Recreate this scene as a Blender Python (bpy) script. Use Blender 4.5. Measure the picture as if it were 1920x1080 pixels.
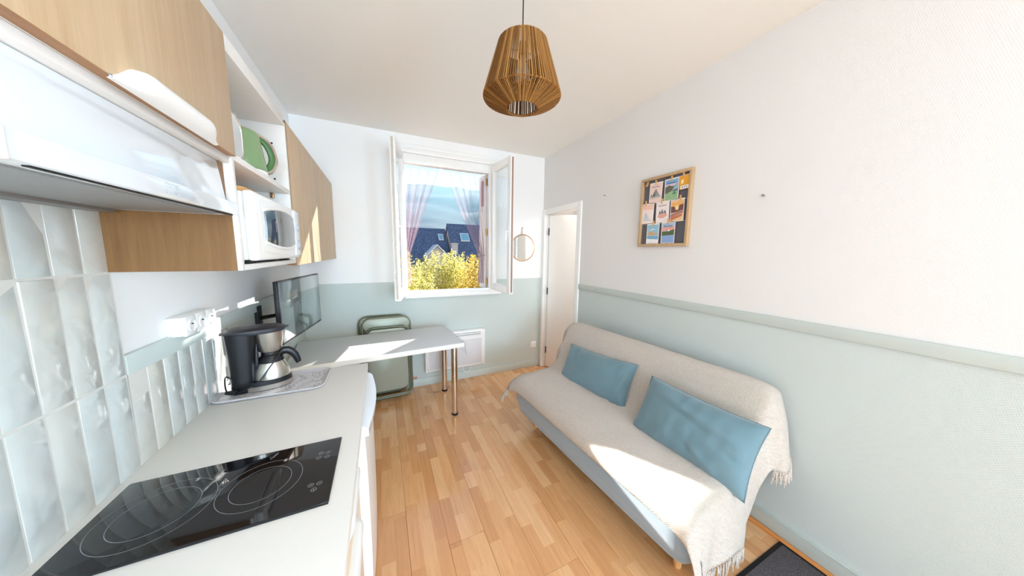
import bpy, bmesh, math, random
import numpy as np
from mathutils import Vector, Matrix, noise

for o in list(bpy.data.objects):
    bpy.data.objects.remove(o)
C = bpy.context.scene.collection
SC = bpy.context.scene
PI = math.pi
R = math.radians
RND = random.Random(7)

# ------------------------------------------------------------------ camera
cam_d = bpy.data.cameras.new('camera')
cam = bpy.data.objects.new('camera', cam_d)
C.objects.link(cam)
YAW, PITCH, ROLL, FPX = 0.4329, -0.1252, 0.0133, 530.0
fw = Vector((math.sin(YAW) * math.cos(PITCH), math.cos(YAW) * math.cos(PITCH), math.sin(PITCH)))
rt = Vector((math.cos(YAW), -math.sin(YAW), 0))
up = rt.cross(fw)
rt2 = rt * math.cos(ROLL) + up * math.sin(ROLL)
up2 = -rt * math.sin(ROLL) + up * math.cos(ROLL)
m3 = Matrix((rt2, up2, -fw)).transposed()
cam.matrix_world = Matrix.Translation((0, 0, 1.55)) @ m3.to_4x4()
cam_d.sensor_fit = 'HORIZONTAL'
cam_d.sensor_width = 36.0
cam_d.lens = FPX / 1920 * 36.0
cam_d.clip_start = 0.02
cam_d.clip_end = 6000
SC.camera = cam

# ------------------------------------------------------------------ light, sky, exposure
SC.view_settings.view_transform = 'Standard'
SC.view_settings.look = 'None'
SC.view_settings.gamma = 1.0
SC.view_settings.use_curve_mapping = False
SC.view_settings.exposure = 0.47
SC.cycles.max_bounces = 12
SC.cycles.diffuse_bounces = 8
SC.cycles.glossy_bounces = 4
SC.cycles.transparent_max_bounces = 16
SC.cycles.transmission_bounces = 6
SC.cycles.volume_bounces = 0
SC.cycles.sample_clamp_indirect = 6.0
SC.cycles.caustics_reflective = False
SC.cycles.caustics_refractive = False
SC.cycles.use_denoising = True

SUN_DIR = Vector((-0.93, -1.0, -0.64)).normalized()      # the way the sunlight travels
world = bpy.data.worlds.new('sky')
SC.world = world
world.use_nodes = True
wn = world.node_tree.nodes
wl = world.node_tree.links
wn.clear()
wo = wn.new('ShaderNodeOutputWorld')
bg = wn.new('ShaderNodeBackground')
sk = wn.new('ShaderNodeTexSky')
sk.sky_type = 'NISHITA'
sk.sun_disc = False
sk.sun_elevation = math.asin(-SUN_DIR.z)
sk.sun_rotation = math.atan2(-SUN_DIR.x, -SUN_DIR.y)
sk.air_density = 1.0
sk.dust_density = 0.0
sk.ozone_density = 1.5
bg.inputs['Strength'].default_value = 0.19
wl.new(sk.outputs[0], bg.inputs[0])
wl.new(bg.outputs[0], wo.inputs[0])

sun_d = bpy.data.lights.new('sun', 'SUN')
sun_d.energy = 10.0
sun_d.color = (1.0, 0.96, 0.91)
sun_d.angle = R(0.5)
sun = bpy.data.objects.new('sun', sun_d)
C.objects.link(sun)
sun.rotation_euler = SUN_DIR.to_track_quat('-Z', 'Y').to_euler()
sun.location = (6, 9, 8)

# added fill lamp in the room's unseen other end, behind the camera
al = bpy.data.lights.new('rear_fill_light', 'AREA')
al.shape = 'RECTANGLE'
al.size = 2.2
al.size_y = 2.0
al.energy = 235
al.color = (0.55, 0.78, 1.0)
alo = bpy.data.objects.new('rear_fill_light', al)
C.objects.link(alo)
alo.location = (0.5, -7.3, 1.35)
alo.rotation_euler = Vector((0, 1, 0)).to_track_quat('-Z', 'Z').to_euler()

# added fill lamp by the right wall behind the camera, no window there
sl_ = bpy.data.lights.new('side_fill_light', 'AREA')
sl_.shape = 'RECTANGLE'
sl_.size = 1.7
sl_.size_y = 2.0
sl_.energy = 105
sl_.color = (0.55, 0.78, 1.0)
slo = bpy.data.objects.new('side_fill_light', sl_)
C.objects.link(slo)
slo.location = (1.90, -2.3, 1.30)
slo.rotation_euler = Vector((-1, 0, 0)).to_track_quat('-Z', 'Z').to_euler()

# sunlight thrown back into the room by the glass of the open casement
gl = bpy.data.lights.new('casement_glass_glint', 'AREA')
gl.shape = 'RECTANGLE'
gl.size = 0.22
gl.size_y = 0.28
gl.energy = 0.75
gl.spread = R(0.9)
gl.color = (1.0, 0.95, 0.88)
glo = bpy.data.objects.new('casement_glass_glint', gl)
C.objects.link(glo)
glo.location = (0.214, 2.68, 1.24)
glo.rotation_euler = (Vector((1.124, 0.90, 0.44)) - Vector((0.214, 2.68, 1.24))).to_track_quat('-Z', 'Y').to_euler()

# added fill light for the next room, beyond the open door
hl = bpy.data.lights.new('hall_fill_light', 'POINT')
hl.energy = 16
hl.shadow_soft_size = 0.12
hlo = bpy.data.objects.new('hall_fill_light', hl)
C.objects.link(hlo)
hlo.location = (2.75, 2.2, 2.25)

# ------------------------------------------------------------------ helpers
def lin(r, g=None, b=None):
    if g is None:
        g = b = r
    f = lambda c: (c / 255 / 12.92) if c / 255 <= 0.04045 else ((c / 255 + 0.055) / 1.055) ** 2.4
    return (f(r), f(g), f(b), 1.0)


class NT:
    """a little node-tree writer"""
    def __init__(self, name):
        self.m = bpy.data.materials.new(name)
        self.m.use_nodes = True
        self.t = self.m.node_tree
        self.b = self.t.nodes['Principled BSDF']
        self.out = self.t.nodes['Material Output']

    def n(self, typ, **kw):
        nd = self.t.nodes.new('ShaderNode' + typ)
        ins = kw.pop('ins', {})
        for k, v in kw.items():
            setattr(nd, k, v)
        for k, v in ins.items():
            if hasattr(v, 'is_output') or isinstance(v, bpy.types.NodeSocket):
                self.t.links.new(v, nd.inputs[k])
            else:
                nd.inputs[k].default_value = v
        return nd

    def l(self, a, b):
        self.t.links.new(a, b)

    def math(self, op, a, b=0.0, c=None):
        nd = self.n('Math', operation=op, ins={0: a, 1: b})
        if c is not None:
            nd.inputs[2].default_value = c
        return nd.outputs[0]

    def mix(self, fac, a, b, blend='MIX'):
        nd = self.n('Mix', data_type='RGBA', blend_type=blend, ins={0: fac, 6: a, 7: b})
        return nd.outputs[2]

    def obj(self, scale=(1, 1, 1), loc=(0, 0, 0), rot=(0, 0, 0)):
        tc = self.n('TexCoord')
        mp = self.n('Mapping', ins={0: tc.outputs['Object'], 1: loc, 2: rot, 3: scale})
        return mp.outputs[0]

    def noise(self, vec, scale, detail=3, rough=0.5, dist=0.0):
        nd = self.n('TexNoise', ins={'Vector': vec, 'Scale': scale, 'Detail': detail, 'Roughness': rough, 'Distortion': dist})
        return nd.outputs[0]

    def ramp(self, fac, stops):
        nd = self.n('ValToRGB', ins={0: fac})
        cr = nd.color_ramp
        while len(cr.elements) < len(stops):
            cr.elements.new(0.5)
        for e, (p, c) in zip(cr.elements, stops):
            e.position = p
            e.color = c
        return nd.outputs[0]

    def bump(self, h, strength=0.2, dist=0.01):
        nd = self.n('Bump', ins={'Strength': strength, 'Distance': dist, 'Height': h})
        self.l(nd.outputs[0], self.b.inputs['Normal'])
        return nd

    def set(self, **kw):
        for k, v in kw.items():
            k = {'color': 'Base Color', 'rough': 'Roughness', 'metal': 'Metallic', 'coat': 'Coat Weight', 'spec': 'Specular IOR Level',
                 'coatr': 'Coat Roughness', 'trans': 'Transmission Weight', 'sheen': 'Sheen Weight', 'sub': 'Subsurface Weight'}.get(k, k)
            if isinstance(v, bpy.types.NodeSocket):
                self.l(v, self.b.inputs[k])
            else:
                self.b.inputs[k].default_value = v
        return self


def sh(c, k):
    return (min(1, c[0] * k), min(1, c[1] * k), min(1, c[2] * k), 1)


def plain(name, c, rough=0.5, metal=0.0, var=0.05, scale=12, bump=0.0, coat=0.0, bscale=None, spec=0.5, sheen=0.0):
    t = NT(name)
    v = t.obj()
    nz = t.noise(v, scale, 4)
    t.set(color=t.mix(nz, sh(c, 1 - var), sh(c, 1 + var)), rough=rough, metal=metal, coat=coat, spec=spec, sheen=sheen)
    if bump:
        t.bump(t.noise(v, bscale or scale * 8, 4), bump, 0.004)
    return t.m


def wood(name, c1, c2, axis='z', rough=0.5, ring=1.0):
    t = NT(name)
    s = {'z': (14, 14, 0.9), 'y': (14, 0.9, 14), 'x': (0.9, 14, 14)}[axis]
    v = t.obj(scale=s)
    n1 = t.noise(v, 2.2, 5, 0.6, 0.8)
    s2 = {'z': (90, 90, 5), 'y': (90, 5, 90), 'x': (5, 90, 90)}[axis]
    n2 = t.noise(t.obj(scale=s2), 3.0, 3, 0.6)
    f = t.math('ADD', t.math('MULTIPLY', n1, 0.75), t.math('MULTIPLY', n2, 0.3))
    t.set(color=t.ramp(f, [(0.32, c1), (0.72, c2)]), rough=rough)
    t.bump(n2, 0.05, 0.002)
    return t.m


def fabric(name, c, c2=None, scale=260, rough=0.95, bump=0.35, var=0.1, sheen=0.2):
    t = NT(name)
    v = t.obj()
    w1 = t.n('TexWave', wave_type='BANDS', bands_direction='DIAGONAL', ins={'Vector': v, 'Scale': scale, 'Distortion': 2.0, 'Detail': 2}).outputs[1]
    nz = t.noise(v, scale * 0.8, 3)
    big = t.noise(v, 6, 4)
    c2 = c2 or sh(c, 0.72)
    col = t.mix(t.math('MULTIPLY', t.math('ADD', w1, nz), 0.5), c2, c)
    col = t.mix(t.math('MULTIPLY', big, var * 2), col, sh(c, 0.8))
    t.set(color=col, rough=rough, sheen=sheen, spec=0.2)
    t.bump(t.math('ADD', w1, nz), bump, 0.003)
    return t.m


class MB:
    """collects geometry for ONE mesh object, in world coordinates"""
    def __init__(self):
        self.bm = bmesh.new()

    def _take(self, tmp, m, mat):
        if mat is not None:
            bmesh.ops.transform(tmp, matrix=mat, verts=tmp.verts)
        for f in tmp.faces:
            f.material_index = m
        me = bpy.data.meshes.new('tmp')
        tmp.to_mesh(me)
        tmp.free()
        self.bm.from_mesh(me)
        bpy.data.meshes.remove(me)

    def hexa(self, p, bev=0.0, m=0, mat=None, seg=2):
        """8 points: bottom 4 counter-clockwise, top 4"""
        t = bmesh.new()
        vs = [t.verts.new(q) for q in p]
        for f in ((3, 2, 1, 0), (4, 5, 6, 7), (0, 1, 5, 4), (1, 2, 6, 5), (2, 3, 7, 6), (3, 0, 4, 7)):
            t.faces.new([vs[i] for i in f])
        if bev > 0:
            bmesh.ops.bevel(t, geom=t.edges[:], offset=bev, segments=seg, affect='EDGES', profile=0.5, clamp_overlap=True)
        self._take(t, m, mat)
        return self

    def box(self, x0, x1, y0, y1, z0, z1, bev=0.0, m=0, mat=None, seg=2):
        return self.hexa([(x0, y0, z0), (x1, y0, z0), (x1, y1, z0), (x0, y1, z0), (x0, y0, z1), (x1, y0, z1), (x1, y1, z1), (x0, y1, z1)], bev, m, mat, seg)

    def tube(self, pts, r, seg=8, closed=False, m=0, mat=None, flat=1.0):
        t = bmesh.new()
        P = [Vector(p) for p in pts]
        n = len(P)
        rr = r if hasattr(r, '__len__') else [r] * n
        tan = []
        for i in range(n):
            a = P[(i - 1) % n] if (closed or i > 0) else P[i]
            b = P[(i + 1) % n] if (closed or i < n - 1) else P[i]
            tan.append((b - a).normalized())
        ref = Vector((0, 0, 1)) if abs(tan[0].z) < 0.9 else Vector((1, 0, 0))
        u = (ref - tan[0] * ref.dot(tan[0])).normalized()
        rings = []
        for i in range(n):
            u = (u - tan[i] * u.dot(tan[i])).normalized()
            w = tan[i].cross(u)
            rings.append([t.verts.new(P[i] + (u * math.cos(2 * PI * k / seg) * flat + w * math.sin(2 * PI * k / seg)) * rr[i]) for k in range(seg)])
        for i in range(n if closed else n - 1):
            a, b = rings[i], rings[(i + 1) % n]
            for k in range(seg):
                t.faces.new((a[k], a[(k + 1) % seg], b[(k + 1) % seg], b[k]))
        if not closed:
            t.faces.new(rings[0][::-1])
            t.faces.new(rings[-1])
        self._take(t, m, mat)
        return self

    def lathe(self, prof, seg=32, m=0, mat=None, close=False):
        """prof: (r, z) pairs about the z axis"""
        t = bmesh.new()
        rings = []
        for r, z in prof:
            if r < 1e-6:
                rings.append([t.verts.new((0, 0, z))])
            else:
                rings.append([t.verts.new((r * math.cos(2 * PI * k / seg), r * math.sin(2 * PI * k / seg), z)) for k in range(seg)])
        pr = list(zip(rings, rings[1:]))
        if close:
            pr.append((rings[-1], rings[0]))
        for a, b in pr:
            for k in range(seg):
                k2 = (k + 1) % seg
                if len(a) == 1 and len(b) == 1:
                    continue
                if len(a) == 1:
                    t.faces.new((a[0], b[k2], b[k]))
                elif len(b) == 1:
                    t.faces.new((a[k], a[k2], b[0]))
                else:
                    t.faces.new((a[k], a[k2], b[k2], b[k]))
        bmesh.ops.recalc_face_normals(t, faces=t.faces[:])
        self._take(t, m, mat)
        return self

    def prism(self, poly, z0, z1, bev=0.0, m=0, mat=None, seg=2):
        """polygon in xy, extruded z0..z1"""
        t = bmesh.new()
        a = [t.verts.new((x, y, z0)) for x, y in poly]
        b = [t.verts.new((x, y, z1)) for x, y in poly]
        t.faces.new(a[::-1])
        t.faces.new(b)
        k = len(poly)
        for i in range(k):
            t.faces.new((a[i], a[(i + 1) % k], b[(i + 1) % k], b[i]))
        bmesh.ops.recalc_face_normals(t, faces=t.faces[:])
        if bev > 0:
            ed = [e for e in t.edges if abs(e.verts[0].co.z - e.verts[1].co.z) < 1e-7]
            bmesh.ops.bevel(t, geom=ed, offset=bev, segments=seg, affect='EDGES', profile=0.5, clamp_overlap=True)
        self._take(t, m, mat)
        return self

    def grid(self, rows, m=0, mat=None, wrap=False):
        t = bmesh.new()
        vs = [[t.verts.new(p) for p in row] for row in rows]
        for i in range(len(vs) - 1):
            k = len(vs[i])
            for j in range(k if wrap else k - 1):
                t.faces.new((vs[i][j], vs[i][(j + 1) % k], vs[i + 1][(j + 1) % k], vs[i + 1][j]))
        self._take(t, m, mat)
        return self

    def poly(self, pts, m=0, mat=None):
        t = bmesh.new()
        t.faces.new([t.verts.new(p) for p in pts])
        self._take(t, m, mat)
        return self


ROOTM = {}


def link(name, data):
    o = bpy.data.objects.new(name, data)
    C.objects.link(o)
    return o


def props(o, label=None, cat=None, group=None, kind=None):
    for k, v in (('label', label), ('category', cat), ('group', group), ('kind', kind)):
        if v:
            o[k] = v
    return o


def thing(name, label, cat, loc=(0, 0, 0), rz=0.0, group=None, kind=None):
    o = link(name, None)
    o.empty_display_size = 0.05
    o.location = loc
    o.rotation_euler = (0, 0, rz)
    ROOTM[o.name] = Matrix.Translation(loc) @ Matrix.Rotation(rz, 4, 'Z')
    return props(o, label, cat, group, kind)


def mesh_of(name, mb, mats, inv=None, smooth=True, sharp=40):
    me = bpy.data.meshes.new(name)
    if inv is not None:
        bmesh.ops.transform(mb.bm, matrix=inv, verts=mb.bm.verts)
    mb.bm.to_mesh(me)
    mb.bm.free()
    for m in (mats if isinstance(mats, (list, tuple)) else [mats]):
        me.materials.append(m)
    if smooth and len(me.polygons):
        me.polygons.foreach_set('use_smooth', [True] * len(me.polygons))
        me.set_sharp_from_angle(angle=R(sharp))
    return me


def part(name, mb, mats, parent, label=None, local=False, kind=None, sharp=40):
    """a mesh that is a child of a thing or of one of its parts"""
    root = parent
    while root.parent is not None:
        root = root.parent
    rm = ROOTM.get(root.name, Matrix.Identity(4))
    o = link(name, mesh_of(name, mb, mats, None if local else rm.inverted(), sharp=sharp))
    o.parent = parent
    if parent is not root:
        pass
    return props(o, label, None, None, kind)


def single(name, mb, mats, loc, label, cat, group=None, kind=None, sharp=40):
    """a thing that is one mesh"""
    o = link(name, mesh_of(name, mb, mats, Matrix.Translation(loc).inverted(), sharp=sharp))
    o.location = loc
    ROOTM[o.name] = Matrix.Translation(loc)
    return props(o, label, cat, group, kind)


def struct(name, mb, mats, parent=None):
    o = link(name, mesh_of(name, mb, mats))
    o.parent = parent
    if parent is None:
        o['kind'] = 'structure'
    return o


def mapped(name, ob, mats, loc=None):
    return ob


def TR(loc, rz=0.0, rx=0.0, ry=0.0, sc=1.0):
    return Matrix.Translation(loc) @ Matrix.Rotation(rz, 4, 'Z') @ Matrix.Rotation(ry, 4, 'Y') @ Matrix.Rotation(rx, 4, 'X') @ Matrix.Scale(sc, 4)


def arc(cx, cy, r, a0, a1, n):
    return [(cx + r * math.cos(a0 + (a1 - a0) * i / n), cy + r * math.sin(a0 + (a1 - a0) * i / n)) for i in range(n + 1)]


def rrect(x0, x1, y0, y1, r, n=6):
    return arc(x1 - r, y0 + r, r, -PI / 2, 0, n) + arc(x1 - r, y1 - r, r, 0, PI / 2, n) + arc(x0 + r, y1 - r, r, PI / 2, PI, n) + arc(x0 + r, y0 + r, r, PI, 1.5 * PI, n)


def text_mesh(name, body, size, mat, parent, matrix, ext=0.0004):
    """flat lettering as a mesh; matrix maps the text plane (x right, y up) into the world"""
    cu = bpy.data.curves.new(name, 'FONT')
    cu.body = body
    cu.size = size
    cu.align_x = 'CENTER'
    cu.align_y = 'CENTER'
    cu.extrude = ext
    cu.resolution_u = 2
    ob = bpy.data.objects.new(name + '_src', cu)
    C.objects.link(ob)
    dg = bpy.context.evaluated_depsgraph_get()
    dg.update()
    me = bpy.data.meshes.new_from_object(ob.evaluated_get(dg))
    bpy.data.objects.remove(ob)
    root = parent
    while root.parent is not None:
        root = root.parent
    me.transform(ROOTM.get(root.name, Matrix.Identity(4)).inverted() @ matrix)
    me.materials.clear()
    me.materials.append(mat)
    o = link(name, me)
    o.parent = parent
    return o


# ------------------------------------------------------------------ materials
WHITE = lin(247, 246, 245)
SAGE = lin(203, 212, 208)


def wall_mat(name, c, weave):
    t = NT(name)
    v = t.obj()
    big = t.noise(v, 1.3, 3)
    t.set(color=t.mix(t.math('MULTIPLY', big, 0.5), c, sh(c, 0.95)), rough=0.75, spec=0.3)
    if weave:
        ck = t.n('TexWave', wave_type='BANDS', bands_direction='Z', ins={'Vector': t.obj(rot=(R(35), 0, 0)), 'Scale': 42, 'Distortion': 1.2, 'Detail': 1}).outputs[1]
        ck2 = t.n('TexWave', wave_type='BANDS', bands_direction='Y', ins={'Vector': t.obj(rot=(R(20), 0, 0)), 'Scale': 55, 'Distortion': 2.0, 'Detail': 1}).outputs[1]
        h = t.math('ADD', t.math('MULTIPLY', ck, ck2), t.math('MULTIPLY', t.noise(v, 160, 3), 0.7))
        t.bump(h, 0.16, 0.003)
    else:
        t.bump(t.noise(v, 90, 4), 0.12, 0.003)
    return t.m


M_WALL = wall_mat('white_wall_paint', WHITE, False)
M_SAGE = wall_mat('sage_wall_paint', SAGE, False)
M_WALLW = wall_mat('white_woven_wallcover', lin(230, 227, 225), True)
M_SAGEW = wall_mat('sage_woven_wallcover', lin(200, 208, 206), True)
M_CEIL = wall_mat('ceiling_paint', lin(247, 244, 239), False)
M_TRIM = plain('sage_trim_paint', lin(200, 209, 205), 0.45, var=0.03)
M_WTRIM = plain('white_gloss_paint', lin(245, 243, 240), 0.35, var=0.02)
M_PVC = plain('white_window_frame', lin(246, 245, 243), 0.3, var=0.02)
M_PLAST = plain('white_plastic', lin(244, 242, 240), 0.32, var=0.02)
M_LAMI = plain('white_laminate', lin(240, 237, 232), 0.42, var=0.015, scale=60)
M_FURN = plain('white_melamine', lin(236, 232, 228), 0.45, var=0.02)
M_CREAM = wood('cream_wood', lin(236, 214, 184), lin(246, 228, 203), 'z', 0.5)
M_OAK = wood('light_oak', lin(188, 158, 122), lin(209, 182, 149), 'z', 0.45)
M_OAKD = wood('shaded_oak_side', lin(118, 80, 40), lin(142, 102, 58), 'z', 0.5)  # darker copy of the oak, shade of the side faces put into its colour
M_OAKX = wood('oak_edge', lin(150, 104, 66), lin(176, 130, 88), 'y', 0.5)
M_PINE = wood('pine_wood', lin(206, 150, 92), lin(232, 184, 124), 'z', 0.5)
M_FRAMEW = wood('frame_beech', lin(180, 146, 106), lin(204, 172, 134), 'z', 0.5)
M_BLACK = plain('black_plastic', lin(15, 14, 20), 0.36, var=0.1)
M_BLACKM = plain('matt_black', lin(20, 20, 22), 0.7, var=0.1)
M_STEEL = plain('brushed_steel', lin(205, 200, 192), 0.28, 1.0, 0.06, 60)
M_CHROME = plain('chrome', lin(222, 214, 206), 0.12, 1.0, 0.02)
M_GREYM = plain('grey_metal', lin(150, 150, 150), 0.4, 0.6)
M_BRASS = plain('brass', lin(196, 150, 96), 0.35, 1.0)
M_GREEN = plain('green_enamel', lin(130, 160, 114), 0.28, var=0.03, coat=0.3)
M_GREEND = plain('dark_green_plastic', lin(74, 116, 66), 0.4, var=0.05)
M_CHAIR = plain('sage_metal', lin(160, 164, 148), 0.38, 0.2, 0.05)
M_CHAIRD = plain('dark_sage_tube', lin(112, 114, 92), 0.35, 0.3, 0.08)
M_HOODG = plain('white_glass', lin(224, 228, 232), 0.06, var=0.01, coat=0.6)
M_FILTER = plain('filter_mesh', lin(166, 168, 170), 0.5, 0.5, 0.2, 500, 0.4, bscale=700)
M_GREYP = plain('grey_print', lin(150, 152, 156), 0.5)
M_FELT = fabric('grey_felt', lin(112, 110, 118), scale=400, bump=0.2)
M_RAILTRIM = wood('orange_wood_bead', lin(196, 122, 58), lin(222, 150, 84), 'y', 0.45)
M_ROPE = NT('jute_rope')
_v = M_ROPE.obj()
_w = M_ROPE.n('TexWave', wave_type='BANDS', bands_direction='Z', ins={'Vector': _v, 'Scale': 160, 'Distortion': 3.0, 'Detail': 2}).outputs[1]
M_ROPE.set(color=M_ROPE.mix(M_ROPE.n('NewGeometry').outputs['Random Per Island'], lin(112, 72, 34), lin(174, 124, 68)), rough=0.9, spec=0.15)
M_ROPE.bump(_w, 0.5, 0.003)
M_ROPE = M_ROPE.m
M_THROW = fabric('beige_throw_weave', lin(247, 237, 227), lin(204, 187, 173), 80, 0.97, 1.0, 0.08)
M_SOFA = fabric('blue_grey_velvet', lin(148, 170, 188), lin(124, 146, 166), 500, 0.8, 0.12, 0.25, 0.5)
M_CUSH = fabric('teal_blue_velvet', lin(116, 146, 156), lin(98, 126, 138), 600, 0.85, 0.12, 0.25, 0.4)


def glass_mat(name, tint=(1, 1, 1, 1), ior=1.45, rough=0.0):
    t = NT(name)
    fr = t.n('Fresnel', ins={'IOR': ior}).outputs[0]
    tr = t.n('BsdfTransparent', ins={0: tint}).outputs[0]
    fr = t.math('MULTIPLY', fr, t.math('SUBTRACT', 1.0, t.n('NewGeometry').outputs['Backfacing']))
    gs = t.n('BsdfGlossy', ins={'Color': (1, 1, 1, 1), 'Roughness': rough}).outputs[0]
    mx = t.n('MixShader', ins={0: fr, 1: tr, 2: gs}).outputs[0]
    t.l(mx, t.out.inputs[0])
    return t.m


M_GLASS = glass_mat('window_glass', (0.95, 0.97, 0.97, 1), 1.9)
M_VINYL = glass_mat('clear_vinyl', (0.93, 0.95, 0.97, 1), 1.55, 0.10)


def voile_mat():
    t = NT('pink_voile')
    lw = t.n('LayerWeight', ins={'Blend': 0.35}).outputs['Facing']
    fac = t.math('ADD', 0.20, t.math('MULTIPLY', t.math('POWER', lw, 1.6), 0.62))
    tr = t.n('BsdfTransparent', ins={0: (0.98, 0.97, 0.98, 1)}).outputs[0]
    col = lin(196, 170, 178)
    df = t.n('BsdfDiffuse', ins={0: col}).outputs[0]
    tl = t.n('BsdfTranslucent', ins={0: col}).outputs[0]
    dd = t.n('MixShader', ins={0: 0.5, 1: df, 2: tl}).outputs[0]
    t.l(t.n('MixShader', ins={0: fac, 1: tr, 2: dd}).outputs[0], t.out.inputs[0])
    return t.m


M_VOILE = voile_mat()


def tile_mat():
    t = NT('zellige_tile')
    oi = t.n('ObjectInfo').outputs['Random']
    geo = t.n('NewGeometry').outputs['Position']
    n1 = t.noise(geo, 12, 1.5, 0.5, 0.6)
    n2 = t.noise(geo, 24, 2, 0.5)
    c = t.ramp(oi, [(0.0, lin(206, 214, 213)), (0.5, lin(222, 226, 224)), (1.0, lin(214, 208, 194))])
    t.set(color=t.mix(t.math('MULTIPLY', n1, 0.55), c, lin(196, 198, 190)), rough=0.07, coat=0.5, coatr=0.04)
    t.bump(t.math('ADD', n1, t.math('MULTIPLY', n2, 0.2)), 0.55, 0.012)
    return t.m


M_TILE = tile_mat()
M_GROUT = plain('grout', lin(222, 219, 212), 0.85, var=0.06, scale=40)


def floor_mat():
    t = NT('laminate_beech')
    tc = t.n('TexCoord')
    oi = t.n('ObjectInfo').outputs['Random']
    sep = t.n('SeparateXYZ', ins={0: tc.outputs['Object']})
    xs = t.math('DIVIDE', sep.outputs[0], 0.0653)
    si = t.math('FLOOR', xs)
    ro = t.math('ADD', t.math('MULTIPLY', si, 0.37), t.math('MULTIPLY', oi, 7.0))
    yy = t.math('ADD', t.math('DIVIDE', sep.outputs[1], 0.39), ro)
    yi = t.math('FLOOR', yy)
    cell = t.n('CombineXYZ', ins={0: si, 1: yi, 2: t.math('MULTIPLY', oi, 91.0)}).outputs[0]
    wn_ = t.n('TexWhiteNoise', noise_dimensions='3D', ins={'Vector': cell}).outputs[0]
    off = t.n('CombineXYZ', ins={0: t.math('MULTIPLY', wn_, 40.0), 1: t.math('MULTIPLY', wn_, 17.0), 2: 0.0}).outputs[0]
    vv = t.n('VectorMath', operation='ADD', ins={0: tc.outputs['Object'], 1: off}).outputs[0]
    vm = t.n('Mapping', ins={0: vv, 3: (26, 1.6, 1)}).outputs[0]
    g1 = t.noise(vm, 1.6, 5, 0.6, 1.4)
    vm2 = t.n('Mapping', ins={0: vv, 3: (170, 7, 1)}).outputs[0]
    g2 = t.noise(vm2, 2.0, 3, 0.6)
    base = t.ramp(wn_, [(0.0, lin(210, 148, 94)), (0.5, lin(226, 167, 112)), (1.0, lin(238, 188, 138))])
    dark = t.mix(1.0, base, (0.86, 0.80, 0.72, 1), 'MULTIPLY')
    col = t.mix(t.ramp(g1, [(0.42, (0, 0, 0, 1)), (0.7, (1, 1, 1, 1))]), base, dark)
    col = t.mix(t.math('MULTIPLY', g2, 0.22), col, sh(lin(236, 190, 140), 1.0))
    t.set(color=col, rough=0.2, spec=0.6, coat=0.5, coatr=0.12)
    t.b.inputs['Roughness'].default_value = 0.2
    t.bump(g2, 0.03, 0.002)
    return t.m


M_FLOOR = floor_mat()
M_SUBFL = plain('subfloor_brown', lin(120, 76, 40), 0.7)  # base slab's own brown, seen in the joints between the planks

# ------------------------------------------------------------------ the room
XL, XR, YB, ZC = -0.6975, 1.947, 3.267, 2.745
YF = -7.5            # rear end of the room, behind the camera, stretched to even out fill light
CAPB, CAPT = 1.166, 1.222
HX = 3.35            # far wall of the hall beyond the door
DY0, DY1, DZ = 2.535, 3.235, 2.045      # door opening

fl = struct('floor', MB().box(XL, XR, -0.62, YB, -0.06, -0.012).box(XL, XR, YF, -0.62, -0.06, 0.0, m=1), [M_SUBFL, M_FLOOR])
PF = -0.62
# boards of the laminate, each one a plank
BW = 0.196
edges = [XL, 0.072 - 3 * BW]
while edges[-1] + BW < XR - 0.02:
    edges.append(edges[-1] + BW)
edges.append(XR)
plank_cache = {}
rp = random.Random(3)
starts = [0.45, 0.02, 0.86, 0.31, 1.1, 0.62, 0.17, 0.95, 0.5, 0.05, 0.78, 0.36, 1.02, 0.6, 0.2]
for ci in range(len(edges) - 1):
    x0, x1 = edges[ci], edges[ci + 1]
    y = PF - starts[ci % len(starts)]
    while y < YB:
        a, b = max(y, PF), min(y + 1.285, YB)
        y += 1.285
        if b - a < 0.03:
            continue
        key = (round(x1 - x0, 3), round(b - a, 3))
        if key not in plank_cache:
            plank_cache[key] = mesh_of('plank', MB().box(0.0005, x1 - x0 - 0.0005, 0.0006, b - a - 0.0006, -0.012, 0.0, 0.0008, seg=1), M_FLOOR)
        o = link('plank', plank_cache[key])
        o.parent = fl
        o.location = (x0, a, 0)

struct('ceiling', MB().box(XL - 0.1, XR + 0.1, YF - 0.1, YB + 0.3, ZC, ZC + 0.12), M_CEIL)

# right wall: woven wallcover, sage below the dado rail
wr = MB()
for (a, b, z0, z1, m) in ((YF, DY0, 0, CAPB, 1), (YF, DY0, CAPB, ZC, 0), (DY0, DY1, DZ, ZC, 0), (DY1, YB, 0, CAPB, 1), (DY1, YB, CAPB, ZC, 0)):
    wr.box(XR, XR + 0.10, a, b, z0, z1, m=m)
struct('wall_right', wr, [M_WALLW, M_SAGEW])
# back wall around the window opening
WX0, WX1, WZ0, WZ1 = 0.225, 1.225, 1.085, 2.50
wb = MB()
SB = 1.218
Y2 = YB + 0.20
for (x0, x1, z0, z1, m) in ((XL - 0.1, WX0, 0, SB, 1), (XL - 0.1, WX0, SB, ZC, 0), (WX1, XR + 0.1, 0, SB, 1), (WX1, XR + 0.1, SB, ZC, 0),
                            (WX0, WX1, 0, WZ0, 1), (WX0, WX1, WZ1, ZC, 0)):
    wb.box(x0, x1, YB, Y2, z0, z1, m=m)
struct('wall_back', wb, [M_WALL, M_SAGE])
# left wall
wlft = MB()
wlft.box(XL - 0.1, XL, YF, 1.18, 0, ZC, m=0)
wlft.box(XL - 0.1, XL, 1.18, YB, 0, CAPT + 0.012, m=1)
wlft.box(XL - 0.1, XL, 1.18, YB, CAPT + 0.012, ZC, m=0)
w_left = struct('wall_left', wlft, [M_WALL, M_SAGE])
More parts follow.
